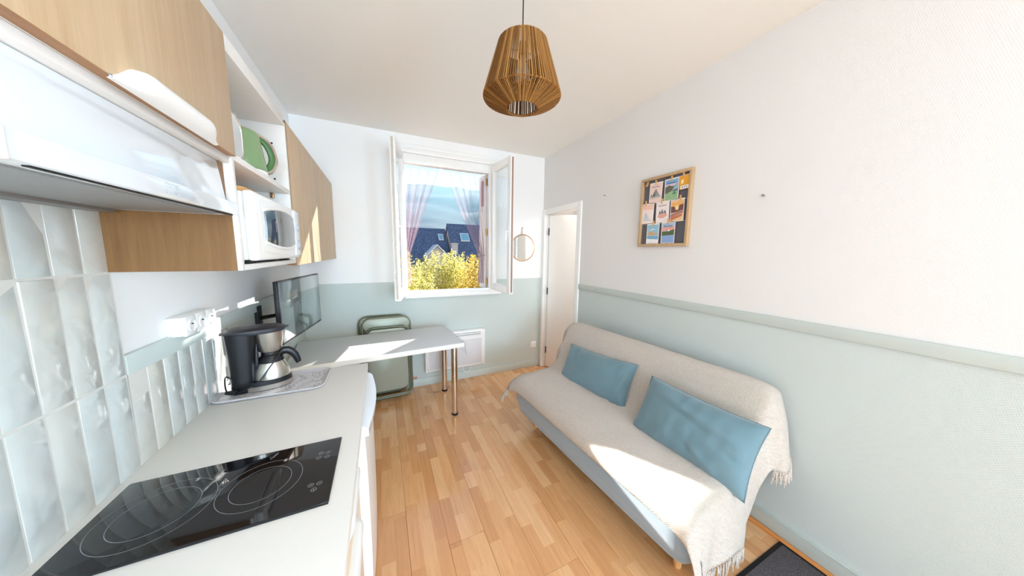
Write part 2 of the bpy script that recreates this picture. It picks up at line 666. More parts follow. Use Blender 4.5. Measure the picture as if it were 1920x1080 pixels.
# rear wall behind the camera, with an added opening behind the fill lamp
RX0, RX1, RZ0, RZ1 = -0.5, 1.75, 0.3, 2.4
wf = MB()
for (x0, x1, z0, z1) in ((XL - 0.1, RX0, 0, ZC), (RX1, XR + 0.1, 0, ZC), (RX0, RX1, 0, RZ0), (RX0, RX1, RZ1, ZC)):
    wf.box(x0, x1, YF - 0.1, YF, z0, z1)
struct('wall_rear', wf, M_WALL)
# the next room, seen past the open door
struct('wall_hall', MB().box(HX, HX + 0.1, 1.2, 4.6, 0, 2.6).box(XR + 0.1, HX, 4.5, 4.6, 0, 2.6).box(XR + 0.1, HX, 1.1, 1.2, 0, 2.6).box(XR + 0.1, XR + 0.14, Y2, 4.5, 0, 2.6), M_WALL)
struct('ceiling_hall', MB().box(XR + 0.1, HX + 0.1, 1.1, 4.6, 2.6, 2.7), M_CEIL)
struct('floor_hall', MB().box(XR, HX, 1.1, 4.6, -0.06, -0.001), M_FLOOR)

# dado rails, baseboards
struct('trim_1', MB().box(XR - 0.014, XR, YF, DY0 - 0.065, CAPB, CAPT, 0.004), M_TRIM)
struct('trim_2', MB().box(XL, XL + 0.014, 1.182, YB, 1.178, 1.238, 0.004), M_TRIM)
struct('baseboard_right', MB().box(XR - 0.013, XR, YF, DY0 - 0.065, 0, 0.098, 0.004).box(XR - 0.018, XR, YF, DY0 - 0.065, 0.094, 0.100, 0.002), M_TRIM)
struct('baseboard_back', MB().box(XL + 0.01, XR - 0.02, YB - 0.013, YB, 0, 0.092, 0.004), M_TRIM)
struct('baseboard_left', MB().box(XL, XL + 0.013, 1.85, YB - 0.014, 0, 0.092, 0.004), M_TRIM)
struct('trim_3', MB().tube([(XR - 0.022, YF, 0.008), (XR - 0.022, DY0 - 0.08, 0.008)], 0.0115, 8), M_RAILTRIM)

# wall tiles, a column every 7.5 cm
struct('grout_bed', MB().box(XL, XL + 0.0113, 0.12, 1.181, 0.894, 1.80).box(XL, XL + 0.0113, 1.18, 1.79, 0.894, 1.180), M_GROUT, w_left)
tile_meshes = []
for k in range(3):
    b = MB()
    b.box(0, 0.0095, 0.0020, 0.0730, 0.0020, 0.2950, 0.0020, seg=2)
    tile_meshes.append(mesh_of('tile', b, M_TILE))
rt_ = random.Random(11)
for row in range(3):
    z0 = (0.882, 1.181, 1.4795)[row]
    for col in range(-14, 9):
        y0 = 1.178 - 0.0752 + col * 0.0752
        if y0 < 0.14 or (col > 0 and row > 0):
            continue
        o = link('tile', tile_meshes[(row + col) % 3])
        o.parent = w_left
        o.location = (XL + 0.003, y0, z0)
        o.rotation_euler = (0, R(rt_.uniform(-0.35, 0.35)), R(rt_.uniform(-0.6, 0.6)))

# ------------------------------------------------------------------ window: fixed frame, two open casements
win = link('window_1', None)
win['kind'] = 'structure'
ROOTM['window_1'] = Matrix.Identity(4)
FX0, FX1 = 0.205, 1.262
f = MB()
f.box(FX0, WX0 + 0.03, YB - 0.02, YB + 0.045, 1.06, 2.56, 0.005)
f.box(WX1 - 0.03, FX1, YB - 0.02, YB + 0.045, 1.06, 2.56, 0.005)
f.box(WX0 + 0.03, WX1 - 0.03, YB + 0.0, YB + 0.045, WZ0 - 0.01, 1.112, 0.004)
f.box(WX0 + 0.03, WX1 - 0.03, YB - 0.004, YB + 0.045, 2.465, 2.56, 0.005)
part('frame', f, M_PVC, win)
part('head', MB().box(FX0, 1.345, YB - 0.032, YB, 2.56, 2.615, 0.006).box(FX0, 1.345, YB - 0.016, YB, 2.615, 2.655, 0.006), M_PVC, win)
part('sill', MB().box(FX0 + 0.01, 1.345, YB - 0.045, YB + 0.01, 1.035, 1.088, 0.006), M_PVC, win)
part('outer_sill', MB().box(WX0, WX1, YB + 0.04, Y2 + 0.04, 1.04, 1.088, 0.004), M_PVC, win)


def casement(hx, hy, ex, ey, z0, z1, th, side, strip):
    """an open casement from its hinge to its free edge"""
    d = Vector((ex - hx, ey - hy, 0))
    L = d.length
    mtx = Matrix.Translation((hx, hy, 0)) @ Matrix.Rotation(math.atan2(d.y, d.x), 4, 'Z')
    h = th / 2
    s = 0.062
    b = MB()
    b.box(0, s, -h, h, z0, z1, 0.005, mat=mtx)
    b.box(L - s, L, -h, h, z0, z1, 0.005, mat=mtx)
    b.box(s, L - s, -h, h, z0, z0 + 0.075, 0.005, mat=mtx)
    b.box(s, L - s, -h, h, z1 - 0.066, z1, 0.005, mat=mtx)
    # inner glazing bead
    for (a, c, e, g) in ((s, s + 0.012, z0 + 0.075, z1 - 0.066), (L - s - 0.012, L - s, z0 + 0.075, z1 - 0.066), (s, L - s, z0 + 0.075, z0 + 0.087), (s, L - s, z1 - 0.078, z1 - 0.066)):
        b.box(a, c, -h * 0.6, h * 0.6, e, g, mat=mtx)
    sash = part('sash', b, M_PVC, win)
    part('pane', MB().box(s + 0.004, L - s - 0.004, -0.003, 0.003, z0 + 0.078, z1 - 0.07, mat=mtx), M_GLASS, sash, 'double glazing in the open casement')
    e = MB()
    e.box(L, L + 0.004, -0.009, 0.009, z0 + 0.02, z1 - 0.02, mat=mtx)
    for zz in (0.16, 0.34, 0.5, 0.66, 0.84):
        zc = z0 + (z1 - z0) * zz
        e.box(L + 0.003, L + 0.011, -0.006, 0.006, zc - 0.02, zc + 0.02, 0.002, mat=mtx)
    part('lock_strip', e, plain('metal_strip', strip, 0.4, 0.3), sash)
    hn = MB()
    for zz in (z0 + 0.12, (z0 + z1) / 2, z1 - 0.12):
        hn.tube([(0, side * h, zz - 0.03), (0, side * h, zz + 0.03)], 0.008, 8, mat=mtx)
    part('hinge', hn, M_BRASS, sash)
    hb = MB()
    hb.box(L - 0.045, L - 0.018, -side * h - 0.004, -side * h + 0.004, 1.70, 1.83, 0.003, mat=mtx)
    hb.tube([(L - 0.031, -side * (h + 0.002), 1.77), (L - 0.031, -side * (h + 0.03), 1.77), (L - 0.031, -side * (h + 0.032), 1.68)], 0.008, 8, mat=mtx)
    part('handle', hb, M_PVC, sash)


casement(0.218, 3.215, 0.122, 2.745, 1.092, 2.535, 0.05, -1, lin(204, 196, 184))
casement(1.226, 3.215, 1.259, 2.745, 1.100, 2.535, 0.05, 1, lin(176, 142, 128))

# ------------------------------------------------------------------ door beyond the right wall
d1 = link('door_1', None)
d1['kind'] = 'structure'
ROOTM['door_1'] = Matrix.Identity(4)
fr = MB()
fr.box(XR - 0.016, XR + 0.115, DY0 - 0.062, DY0 + 0.006, 0, DZ + 0.055, 0.004)
fr.box(XR - 0.016, XR + 0.115, DY1 - 0.03, DY1 + 0.03, 0, DZ + 0.055, 0.004)
fr.box(XR - 0.016, XR + 0.115, DY0, DY1 - 0.03, DZ - 0.01, DZ + 0.055, 0.004)
part('frame', fr, M_WTRIM, d1)
HM = Matrix.Translation((XR + 0.06, DY1 - 0.04, 0)) @ Matrix.Rotation(R(-38), 4, 'Z')
leaf = part('leaf', MB().box(0.0, 0.70, -0.04, 0.0, 0.012, DZ - 0.018, 0.003, mat=HM), M_WTRIM, d1)
hg = MB()
for zz in (0.25, 1.05, 1.82):
    hg.tube([(-0.006, -0.044, zz - 0.045), (-0.006, -0.044, zz + 0.045)], 0.007, 8, mat=HM)
part('hinge', hg, M_BLACKM, leaf)
part('handle', MB().box(0.63, 0.66, -0.046, -0.04, 0.98, 1.12, 0.003, mat=HM).tube([(0.645, -0.045, 1.06), (0.645, -0.09, 1.06), (0.54, -0.092, 1.06)], 0.008, 8, mat=HM), M_STEEL, leaf)
# ------------------------------------------------------------------ kitchen run: worktop, base cabinet, fridge
single('worktop', MB().box(XL + 0.006, -0.095, -0.55, 1.803, 0.858, 0.894, 0.003), M_LAMI, (-0.4, 0.6, 0.858),
       'long white laminate worktop carrying the black hob and the tray', 'worktop')


def wave_handle(name, parent, y0, y1, x, z, drop, out, mat, label=None):
    """white bow handle along a bottom or top edge: a flat curved strip with swept ends (thickest and proudest in its middle)"""
    rows = []
    n = 28
    for i in range(n + 1):
        t = i / n
        y = y0 + (y1 - y0) * t
        e = min(1.0, min(t, 1 - t) / 0.22)
        e = e * e * (3 - 2 * e)
        hgt = drop * (0.15 + 0.85 * e)
        o = out * (0.25 + 0.75 * e)
        sec = []
        for k in range(9):
            a = PI * k / 8
            sec.append((x + o * math.sin(a) ** 0.8, y, z + hgt * (1 - math.cos(a)) / 2))
        for k in range(8, -1, -1):
            a = PI * k / 8
            sec.append((x + max(0.0, o * math.sin(a) ** 0.8 - 0.004), y, z + hgt * (1 - math.cos(a)) / 2))
        rows.append(sec)
    return part(name, MB().grid(rows, wrap=True), mat, parent, label)


def base_unit(y0, y1, label):
    t = thing('base_cabinet', label, 'cabinet', ((XL - 0.115) / 2, (y0 + y1) / 2, 0))
    part('carcass', MB().box(XL + 0.02, -0.137, y0, y1, 0.10, 0.856), M_FURN, t)
    part('plinth', MB().box(XL + 0.05, -0.17, y0, y1, 0.0, 0.10), M_FURN, t)
    for z0, z1 in ((0.655, 0.852), (0.105, 0.650)):
        dr = part('drawer' if z0 > 0.5 else 'door', MB().box(-0.136, -0.117, y0 + 0.002, y1 - 0.002, z0, z1, 0.002), M_CREAM, t)
        ym = (y0 + y1) / 2
        wave_handle('handle', dr, ym - 0.17, ym + 0.17, -0.117, z1 - 0.055, 0.05, 0.026, M_PVC, 'white bow handle')
    return t


base_unit(0.585, 1.185, 'cream wood base cabinet under the black hob beside the fridge')
base_unit(-0.02, 0.580, 'cream wood base cabinet at the near end of the white worktop')

fr_ = thing('refrigerator', 'small white fridge under the far end of the worktop', 'fridge', (-0.38, 1.49, 0))
part('body', MB().box(XL + 0.04, -0.125, 1.197, 1.785, 0.02, 0.850, 0.006), M_PLAST, fr_)
rows = []
for i in range(13):
    z = 0.085 + (0.80 - 0.085) * i / 12
    sec = []
    for j in range(9):
        y = 1.197 + 0.588 * j / 8
        sec.append((-0.074 - 0.010 * (abs(j - 4) / 4) ** 3 - 0.004 * (abs(i - 6) / 6) ** 3, y, z))
    rows.append(sec + [(-0.124, 1.785, z), (-0.124, 1.197, z)])
db = MB().grid(rows, wrap=True)
db.poly([p for p in rows[0]][::-1]).poly(rows[-1])
door = part('door', db, M_PLAST, fr_)
hb = MB()
rows = []
for i in range(17):
    t = i / 16
    y = 1.21 + 0.56 * t
    bow = math.sin(PI * t)
    rows.append([(-0.080 + 0.004, y, 0.800), (-0.074 + 0.022 * bow, y, 0.806), (-0.074 + 0.024 * bow, y, 0.832), (-0.090, y, 0.846), (-0.120, y, 0.846), (-0.120, y, 0.800)])
part('handle', MB().grid(rows, wrap=True).poly(rows[0][::-1]).poly(rows[-1]), plain('glossy_white_plastic', lin(240, 244, 250), 0.12, var=0.01), door, 'curved white grip along the top of the door')
for yy in (1.24, 1.74):
    part('foot', MB().lathe([(0, 0), (0.02, 0), (0.02, 0.025), (0, 0.025)], 16, mat=TR((-0.16, yy, 0))), M_BLACK, fr_)

# hob
hob = thing('hob', 'black glass two-ring hob set into the white worktop', 'hob', (-0.40, 0.94, 0.894))
M_HOB = plain('black_glass', lin(18, 18, 22), 0.04, var=0.05, coat=0.3)
part('glass_top', MB().prism(rrect(-0.657, -0.150, 0.797, 1.083, 0.006), 0.8942, 0.9002, 0.001), M_HOB, hob)
part('edge_trim', MB().box(-0.656, -0.151, 0.7955, 0.7972, 0.8942, 0.8996), M_BLACKM, hob)


def flat_ring(cx, cy, r, z, w=0.0011, n=64, gap=None):
    rows = []
    for i in range(n + 1):
        a = 2 * PI * i / n
        rows.append([(cx + (r - w / 2) * math.cos(a), cy + (r - w / 2) * math.sin(a), z), (cx + (r + w / 2) * math.cos(a), cy + (r + w / 2) * math.sin(a), z)])
    return rows


for cx, cy, r in ((-0.530, 0.933, 0.105), (-0.328, 0.937, 0.092)):
    for rr in (r, r * 0.72):
        part('zone_ring', MB().grid(flat_ring(cx, cy, rr, 0.9006)), M_GREYP, hob)
    part('zone_mark', MB().box(cx + 0.03, cx + 0.037, cy + r * 0.86, cy + r * 0.98, 0.9003, 0.9007), M_GREYP, hob)
for i, (x, y) in enumerate(((-0.200, 1.013), (-0.204, 0.992), (-0.181, 1.010), (-0.181, 0.988), (-0.203, 0.876), (-0.183, 0.876), (-0.193, 0.856))):
    b = MB().grid(flat_ring(x, y, 0.0065, 0.9006, 0.0012, 20))
    b.box(x - 0.003, x + 0.003, y - 0.0004, y + 0.0004, 0.9003, 0.9007)
    if i % 2 == 0:
        b.box(x - 0.0004, x + 0.0004, y - 0.003, y + 0.003, 0.9003, 0.9007)
    part('touch_key', b, M_GREYP, hob)

# tray with the coffee maker
tray = thing('serving_tray', 'grey marble-print serving tray under the coffee maker', 'tray', (-0.48, 1.665, 0.894))
mt = NT('marble_print')
v = mt.obj()
ve = mt.noise(v, 7, 6, 0.65, 2.5)
mt.set(color=mt.ramp(ve, [(0.35, lin(216, 212, 214)), (0.49, lin(222, 218, 220)), (0.52, lin(150, 146, 152)), (0.56, lin(214, 210, 213)), (0.8, lin(196, 192, 198))]), rough=0.22)
TX0, TX1, TY0, TY1 = -0.688, -0.272, 1.532, 1.795
b = MB()
lv = [(0.0, 0.895, 0.018), (0.0, 0.8955, 0.02)]
rings = []
for inset, z in ((0.020, 0.8945), (0.006, 0.897), (0.0, 0.905), (0.003, 0.9075), (0.009, 0.905), (0.018, 0.8985), (0.024, 0.8975)):
    rings.append([(x, y, z) for x, y in rrect(TX0 + inset, TX1 - inset, TY0 + inset, TY1 - inset, 0.045 - inset * 0.8, 8)])
part('rim', MB().grid(rings, wrap=True), plain('tray_rim', lin(206, 202, 204), 0.25), tray)
part('marble_top', MB().prism(rrect(TX0 + 0.02, TX1 - 0.02, TY0 + 0.02, TY1 - 0.02, 0.03, 8), 0.8946, 0.8980), mt.m, tray)

cmk = thing('coffee_maker', 'black and steel filter coffee maker with thermos jug on the marble tray', 'coffee maker', (-0.545, 1.665, 0.898), R(14))
cmk.scale = (0.80, 0.82, 1.0)
L = 1  # local coordinates: +x towards the jug


def ell(cx, cy, rx, ry, n=36, p=2.0):
    o = []
    for k in range(n):
        a = 2 * PI * k / n
        c, s = math.cos(a), math.sin(a)
        o.append((cx + rx * math.copysign(abs(c) ** (2 / p), c), cy + ry * math.copysign(abs(s) ** (2 / p), s)))
    return o


def stack(levels, n=36, cap=True):
    """levels: (z, cx, cy, rx, ry, p)"""
    rows = [[(x, y, z) for x, y in ell(cx, cy, rx, ry, n, p)] for z, cx, cy, rx, ry, p in levels]
    b = MB().grid(rows, wrap=True)
    if cap:
        b.poly(rows[0][::-1]).poly(rows[-1])
    return b


b = stack([(0.0, -0.070, 0, 0.054, 0.060, 2.6), (0.004, -0.070, 0, 0.057, 0.063, 2.6), (0.06, -0.070, 0, 0.056, 0.061, 2.6), (0.075, -0.070, 0, 0.056, 0.061, 2.6), (0.18, -0.067, 0, 0.062, 0.066, 2.6), (0.272, -0.064, 0, 0.071, 0.074, 2.6)])
b.box(-0.03, 0.0, -0.03, 0.03, 0.0, 0.27, 0.004)
part('water_column', b, M_BLACK, cmk, local=True)
part('lid', stack([(0.268, 0.0, 0, 0.132, 0.081, 2.3), (0.276, 0.0, 0, 0.137, 0.084, 2.3), (0.286, 0.0, 0, 0.135, 0.083, 2.3), (0.292, -0.004, 0, 0.12, 0.072, 2.3), (0.2935, -0.008, 0, 0.05, 0.03, 2.3)]).box(-0.15, -0.13, -0.02, 0.02, 0.272, 0.280, 0.002).box(0.128, 0.150, -0.014, 0.014, 0.276, 0.282, 0.002), plain('charcoal_lid', lin(44, 43, 50), 0.42), cmk, local=True)
part('filter_holder', stack([(0.172, 0.055, 0, 0.052, 0.050, 2), (0.18, 0.055, 0, 0.056, 0.054, 2), (0.225, 0.056, 0, 0.068, 0.066, 2), (0.268, 0.056, 0, 0.074, 0.074, 2)]), M_STEEL, cmk, 'brushed steel filter housing', local=True)
part('base_plate', stack([(0.0, 0.032, 0, 0.116, 0.078, 2.3), (0.003, 0.032, 0, 0.121, 0.082, 2.3), (0.024, 0.032, 0, 0.121, 0.082, 2.3)]), M_STEEL, cmk, 'steel band around the base', local=True)
part('hot_plate', stack([(0.024, 0.032, 0, 0.118, 0.080, 2.3), (0.044, 0.036, 0, 0.108, 0.079, 2.3)]), M_BLACK, cmk, local=True)
jug = part('jug', stack([(0.042, 0.052, 0, 0.087, 0.076, 2), (0.046, 0.052, 0, 0.090, 0.079, 2), (0.075, 0.052, 0, 0.087, 0.077, 2), (0.100, 0.052, 0, 0.076, 0.069, 2), (0.122, 0.052, 0, 0.063, 0.059, 2)]), M_STEEL, cmk, 'steel thermos jug', local=True)
part('collar', stack([(0.120, 0.053, 0, 0.065, 0.061, 2), (0.134, 0.054, 0, 0.060, 0.056, 2), (0.152, 0.056, 0, 0.044, 0.043, 2), (0.158, 0.056, 0, 0.046, 0.045, 2), (0.170, 0.056, 0, 0.040, 0.040, 2)]), M_BLACK, jug, 'black collar and stopper', local=True)
hp = [(0.098, 0, 0.150), (0.118, 0, 0.160), (0.138, 0, 0.158), (0.157, 0, 0.146), (0.172, 0, 0.126), (0.182, 0, 0.100), (0.186, 0, 0.088)]
part('handle', MB().tube(hp, [0.010, 0.0125, 0.013, 0.013, 0.0125, 0.011, 0.009], 10, flat=1.5), M_BLACK, jug, local=True)
# mains lead: loops from behind, over the front of the jug
cp = [(-0.10, -0.045, 0.05), (-0.135, -0.03, 0.085), (-0.15, 0.0, 0.06), (-0.140, -0.045, 0.020), (-0.10, -0.075, 0.012), (-0.05, -0.088, 0.03), (0.0, -0.092, 0.055), (0.045, -0.090, 0.105), (0.085, -0.075, 0.145), (0.105, -0.05, 0.165)]


def smooth_path(p, n=6):
    P = [Vector(q) for q in p]
    out = []
    for i in range(len(P) - 1):
        p0, p1, p2, p3 = P[max(i - 1, 0)], P[i], P[i + 1], P[min(i + 2, len(P) - 1)]
        for k in range(n):
            t = k / n
            out.append(0.5 * ((2 * p1) + (p2 - p0) * t + (2 * p0 - 5 * p1 + 4 * p2 - p3) * t * t + (3 * p1 - p0 - 3 * p2 + p3) * t ** 3))
    out.append(P[-1])
    return out


part('mains_lead', MB().tube(smooth_path(cp), 0.0034, 8), M_BLACK, cmk, local=True)
part('plug', MB().tube([(-0.145, -0.05, 0.018), (-0.10, -0.072, 0.016)], [0.008, 0.012], 10).tube([(-0.12, -0.035, 0.03), (-0.10, -0.045, 0.028)], [0.006, 0.008], 8), M_BLACKM, cmk, local=True)

# triple socket on the dado rail
so = thing('socket_strip', 'white triple power socket box fixed above the tiles', 'socket', (XL, 1.53, 1.236))
part('box', MB().box(XL, XL + 0.042, 1.385, 1.590, 1.234, 1.302, 0.003), M_PLAST, so)
for k in range(3):
    yc = 1.4195 + k * 0.068
    fp = part('socket_plate', MB().box(XL + 0.040, XL + 0.052, yc - 0.033, yc + 0.033, 1.232, 1.304, 0.004), M_PLAST, so)
    mt_ = Matrix.Translation((XL + 0.052, yc, 1.2675)) @ Matrix.Rotation(R(90), 4, 'Y')
    part('socket_well', MB().lathe([(0.0, -0.008), (0.0185, -0.008), (0.0195, 0.0035), (0.0225, 0.004), (0.0235, 0.0)], 28, mat=mt_), M_PLAST, fp)
    part('pin', MB().tube([(XL + 0.045, yc, 1.274), (XL + 0.057, yc, 1.274)], 0.0022, 8).tube([(XL + 0.0445, yc - 0.0095, 1.264), (XL + 0.0452, yc - 0.0095, 1.264)], 0.0026, 8).tube([(XL + 0.0445, yc + 0.0095, 1.264), (XL + 0.0452, yc + 0.0095, 1.264)], 0.0026, 8), M_BLACKM, fp)

# ------------------------------------------------------------------ wall units
XF = -0.401          # front plane of the wall units
# cabinet with the flap door over the extractor
fc = thing('hood_cabinet', 'light oak wall cabinet with a lift-up flap over the extractor hood', 'cabinet', (-0.55, 0.87, 1.835))
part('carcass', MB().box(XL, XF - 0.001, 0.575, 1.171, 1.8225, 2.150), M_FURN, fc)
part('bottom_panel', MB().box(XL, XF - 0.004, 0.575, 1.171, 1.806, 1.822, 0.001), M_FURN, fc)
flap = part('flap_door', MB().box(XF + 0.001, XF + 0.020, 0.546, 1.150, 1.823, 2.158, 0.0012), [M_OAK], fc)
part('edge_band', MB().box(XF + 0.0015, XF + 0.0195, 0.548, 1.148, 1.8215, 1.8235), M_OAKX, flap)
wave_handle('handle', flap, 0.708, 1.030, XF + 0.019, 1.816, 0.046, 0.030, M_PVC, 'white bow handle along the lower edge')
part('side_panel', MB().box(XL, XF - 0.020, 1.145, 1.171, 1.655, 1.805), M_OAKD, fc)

# extractor hood
hd = thing('extractor_hood', 'white glass-fronted extractor hood with a pull-out visor above the hob', 'extractor hood', (-0.53, 0.87, 1.64))
part('housing', MB().hexa([(XL, 0.580, 1.664), (-0.417, 0.580, 1.664), (-0.417, 1.144, 1.664), (XL, 1.144, 1.664), (XL, 0.580, 1.805), (-0.428, 0.580, 1.805), (-0.428, 1.144, 1.805), (XL, 1.144, 1.805)], 0.001), M_PLAST, hd)
part('glass_front', MB().hexa([(-0.416, 0.582, 1.688), (-0.411, 0.582, 1.688), (-0.411, 1.142, 1.688), (-0.416, 1.142, 1.688), (-0.428, 0.582, 1.804), (-0.423, 0.582, 1.804), (-0.423, 1.142, 1.804), (-0.428, 1.142, 1.804)], 0.001), M_HOODG, hd)
vis = part('visor', MB().box(-0.43, -0.394, 0.566, 1.171, 1.652, 1.690, 0.004), M_HOODG, hd)
part('end_cap', MB().box(-0.432, -0.392, 0.556, 0.567, 1.650, 1.692, 0.003), M_PLAST, vis)
part('seal_strip', MB().box(-0.409, -0.402, 0.60, 1.15, 1.650, 1.652), M_BLACKM, vis)
part('filter', MB().box(-0.640, -0.435, 0.60, 1.135, 1.650, 1.658, 0.002), M_FILTER, hd, 'grey grease filter mesh underneath')
part('rear_duct', MB().box(XL, -0.640, 0.582, 1.150, 1.642, 1.664, 0.003), M_GREYM, hd)
TM = Matrix.Translation((-0.3938, 0.862, 1.671)) @ Matrix(((0, 0, 1, 0), (1, 0, 0, 0), (0, 1, 0, 0), (0, 0, 0, 1)))
text_mesh('lettering', 'COOKE\n& LEWIS', 0.014, plain('pale_print', lin(196, 200, 204), 0.4), vis, TM, 0.0002)

# open shelf unit with the microwave
su = thing('shelf_unit', 'white open shelf unit with an oak side panel over the worktop', 'shelf', (-0.55, 1.5, 1.48))
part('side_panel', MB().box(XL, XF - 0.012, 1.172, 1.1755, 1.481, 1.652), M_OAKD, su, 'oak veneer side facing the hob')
part('upright', MB().box(XL, XF, 1.1755, 1.192, 1.481, 2.160, 0.001), M_FURN, su)
part('upright', MB().box(XL, XF, 1.786, 1.803, 1.481, 2.160, 0.001), M_FURN, su)
part('top_board', MB().box(XL, XF, 1.192, 1.786, 2.142, 2.160, 0.001), M_FURN, su)
part('bottom_board', MB().box(XL, XF, 1.192, 1.786, 1.481, 1.499, 0.001), M_FURN, su)
part('shelf_board', MB().box(XL + 0.01, XF, 1.193, 1.785, 1.822, 1.842, 0.001), M_FURN, su)
part('back_panel', MB().box(XL, XL + 0.006, 1.192, 1.786, 1.499, 2.142), M_FURN, su)
part('filler_strip', MB().box(XL, XF - 0.006, 1.172, 1.803, 2.161, 2.200, 0.002), M_FURN, su)
for (x, z) in ((-0.455, 2.055), (-0.455, 2.015), (-0.455, 1.89)):
    part('pin_hole', MB().tube([(x, 1.7858, z), (x, 1.7864, z)], 0.0045, 12), M_BLACKM, su)
part('shelf_support', MB().box(-0.475, -0.462, 1.772, 1.786, 1.797, 1.822, 0.002), M_BRASS, su)

# oak double cabinet
wc = thing('wall_cabinet', 'light oak two-door wall cabinet in the corner by the window', 'cabinet', (-0.55, 2.53, 1.47))
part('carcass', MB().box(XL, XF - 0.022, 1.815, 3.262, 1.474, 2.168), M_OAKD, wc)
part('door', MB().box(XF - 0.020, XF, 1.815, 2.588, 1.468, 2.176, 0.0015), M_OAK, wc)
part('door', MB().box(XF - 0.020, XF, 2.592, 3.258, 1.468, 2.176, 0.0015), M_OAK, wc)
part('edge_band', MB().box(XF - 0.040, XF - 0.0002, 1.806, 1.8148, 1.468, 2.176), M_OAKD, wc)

# microwave on the lower board
mw = thing('microwave', 'white microwave oven with a curved glass door in the open shelf', 'microwave', (-0.53, 1.49, 1.499))
MX = -0.372
part('case', MB().box(-0.685, MX - 0.03, 1.222, 1.752, 1.513, 1.738, 0.006).box(-0.50, -0.496, 1.2205, 1.7535, 1.515, 1.7395, 0.001), M_PLAST, mw)
part('front_panel', MB().box(MX - 0.031, MX, 1.220, 1.754, 1.511, 1.741, 0.010, seg=3), M_PLAST, mw)
# bulged door with an oval window
dY0, dY1, dZ0, dZ1 = 1.262, 1.655, 1.532, 1.728


def bowed(y0, y1, z0, z1, bow, x, depth, n=16, bulge=0.03):
    rows = []
    for i in range(n + 1):
        t = i / n
        y = y0 + (y1 - y0) * t
        e = 1 - (2 * t - 1) ** 2
        hh = (z1 - z0) / 2 * (1 - bow + bow * e)
        zc = (z0 + z1) / 2
        xx = x + depth * e
        rows.append([(x - 0.004, y, zc - hh), (xx, y, zc - hh), (xx + 0.002, y, zc), (xx, y, zc + hh), (x - 0.004, y, zc + hh)])
    b = MB().grid(rows)
    b.poly(rows[0]).poly(rows[-1][::-1])
    return b


dr = part('door', bowed(dY0, dY1, dZ0, dZ1, 0.12, MX, 0.012), M_PLAST, mw)
part('window', bowed(dY0 + 0.028, dY1 - 0.012, dZ0 + 0.022, dZ1 - 0.026, 0.26, MX + 0.0085, 0.0085), plain('dark_mirror_glass', lin(120, 124, 128), 0.04, 0.75, 0.02), dr, 'dark reflective oval window')
part('window_rim', MB().tube([(MX + 0.0125 * (1 - (2 * i / 30 - 1) ** 2) + 0.004, dY0 + 0.024 + (dY1 - dY0 - 0.03) * i / 30, (dZ0 + dZ1) / 2 + ((dZ1 - dZ0) / 2 - 0.022) * (0.74 + 0.26 * (1 - (2 * i / 30 - 1) ** 2))) for i in range(31)], 0.006, 8)
     .tube([(MX + 0.0125 * (1 - (2 * i / 30 - 1) ** 2) + 0.004, dY0 + 0.024 + (dY1 - dY0 - 0.03) * i / 30, (dZ0 + dZ1) / 2 - ((dZ1 - dZ0) / 2 - 0.022) * (0.74 + 0.26 * (1 - (2 * i / 30 - 1) ** 2))) for i in range(31)], 0.006, 8), M_PLAST, dr)
part('control_panel', MB().box(MX - 0.002, MX + 0.008, 1.668, 1.748, 1.522, 1.732, 0.004), plain('pale_panel', lin(228, 234, 240), 0.25), mw)
for zz, r in ((1.655, 0.016), (1.572, 0.021)):
    km = Matrix.Translation((MX + 0.008, 1.708, zz)) @ Matrix.Rotation(R(90), 4, 'Y')
    part('knob', MB().lathe([(0, 0.0), (r, 0.0), (r * 0.96, 0.005), (r * 0.85, 0.007), (0, 0.007)], 24, mat=km), plain('grey_knob', lin(186, 188, 196), 0.35), mw)
for fx in (-0.44, -0.66):
    for fy in (1.25, 1.69):
        part('foot', MB().box(fx, fx + 0.03, fy, fy + 0.04, 1.499, 1.513, 0.003), M_BLACKM, mw)
part('base_pan', MB().box(-0.66, -0.42, 1.24, 1.74, 1.505, 1.514, 0.002), plain('steel_pan', lin(120, 124, 128), 0.35, 0.8), mw)

single('chopping_board', MB().prism(rrect(-0.66, -0.405, 1.235, 1.56, 0.05, 8), 1.740, 1.757, 0.004), wood('board_wood', lin(206, 150, 84), lin(228, 176, 112), 'y', 0.5), (-0.53, 1.4, 1.740),
       'orange-toned wooden chopping board lying on top of the microwave', 'chopping board')

# kettle and toaster on the upper shelf
ke = thing('kettle', 'green electric kettle with a chrome-edged loop handle on the upper shelf', 'kettle', (-0.478, 1.478, 1.842), R(42))
ke.scale = (1, 1, 0.88)
part('body', MB().lathe([(0, 0.016), (0.074, 0.016), (0.078, 0.022), (0.076, 0.05), (0.062, 0.165), (0.058, 0.176), (0.05, 0.182), (0, 0.186)], 40), M_GREEN, ke, local=True)
part('base', MB().lathe([(0, 0), (0.078, 0), (0.080, 0.006), (0.078, 0.014), (0, 0.014)], 40), M_PLAST, ke, local=True)
part('lid_knob', MB().lathe([(0, 0.184), (0.016, 0.184), (0.018, 0.192), (0.012, 0.200), (0, 0.201)], 20), M_GREEND, ke, local=True)
part('spout', MB().hexa([(-0.066, -0.02, 0.12), (-0.056, -0.02, 0.11), (-0.056, 0.02, 0.11), (-0.066, 0.02, 0.12), (-0.088, -0.012, 0.182), (-0.05, -0.03, 0.182), (-0.05, 0.03, 0.182), (-0.088, 0.012, 0.182)], 0.004), M_GREEN, ke, local=True)
hpts = [(0.054, 0, 0.172), (0.072, 0, 0.166), (0.090, 0, 0.148), (0.102, 0, 0.122), (0.107, 0, 0.094), (0.103, 0, 0.066), (0.091, 0, 0.042), (0.074, 0, 0.030)]
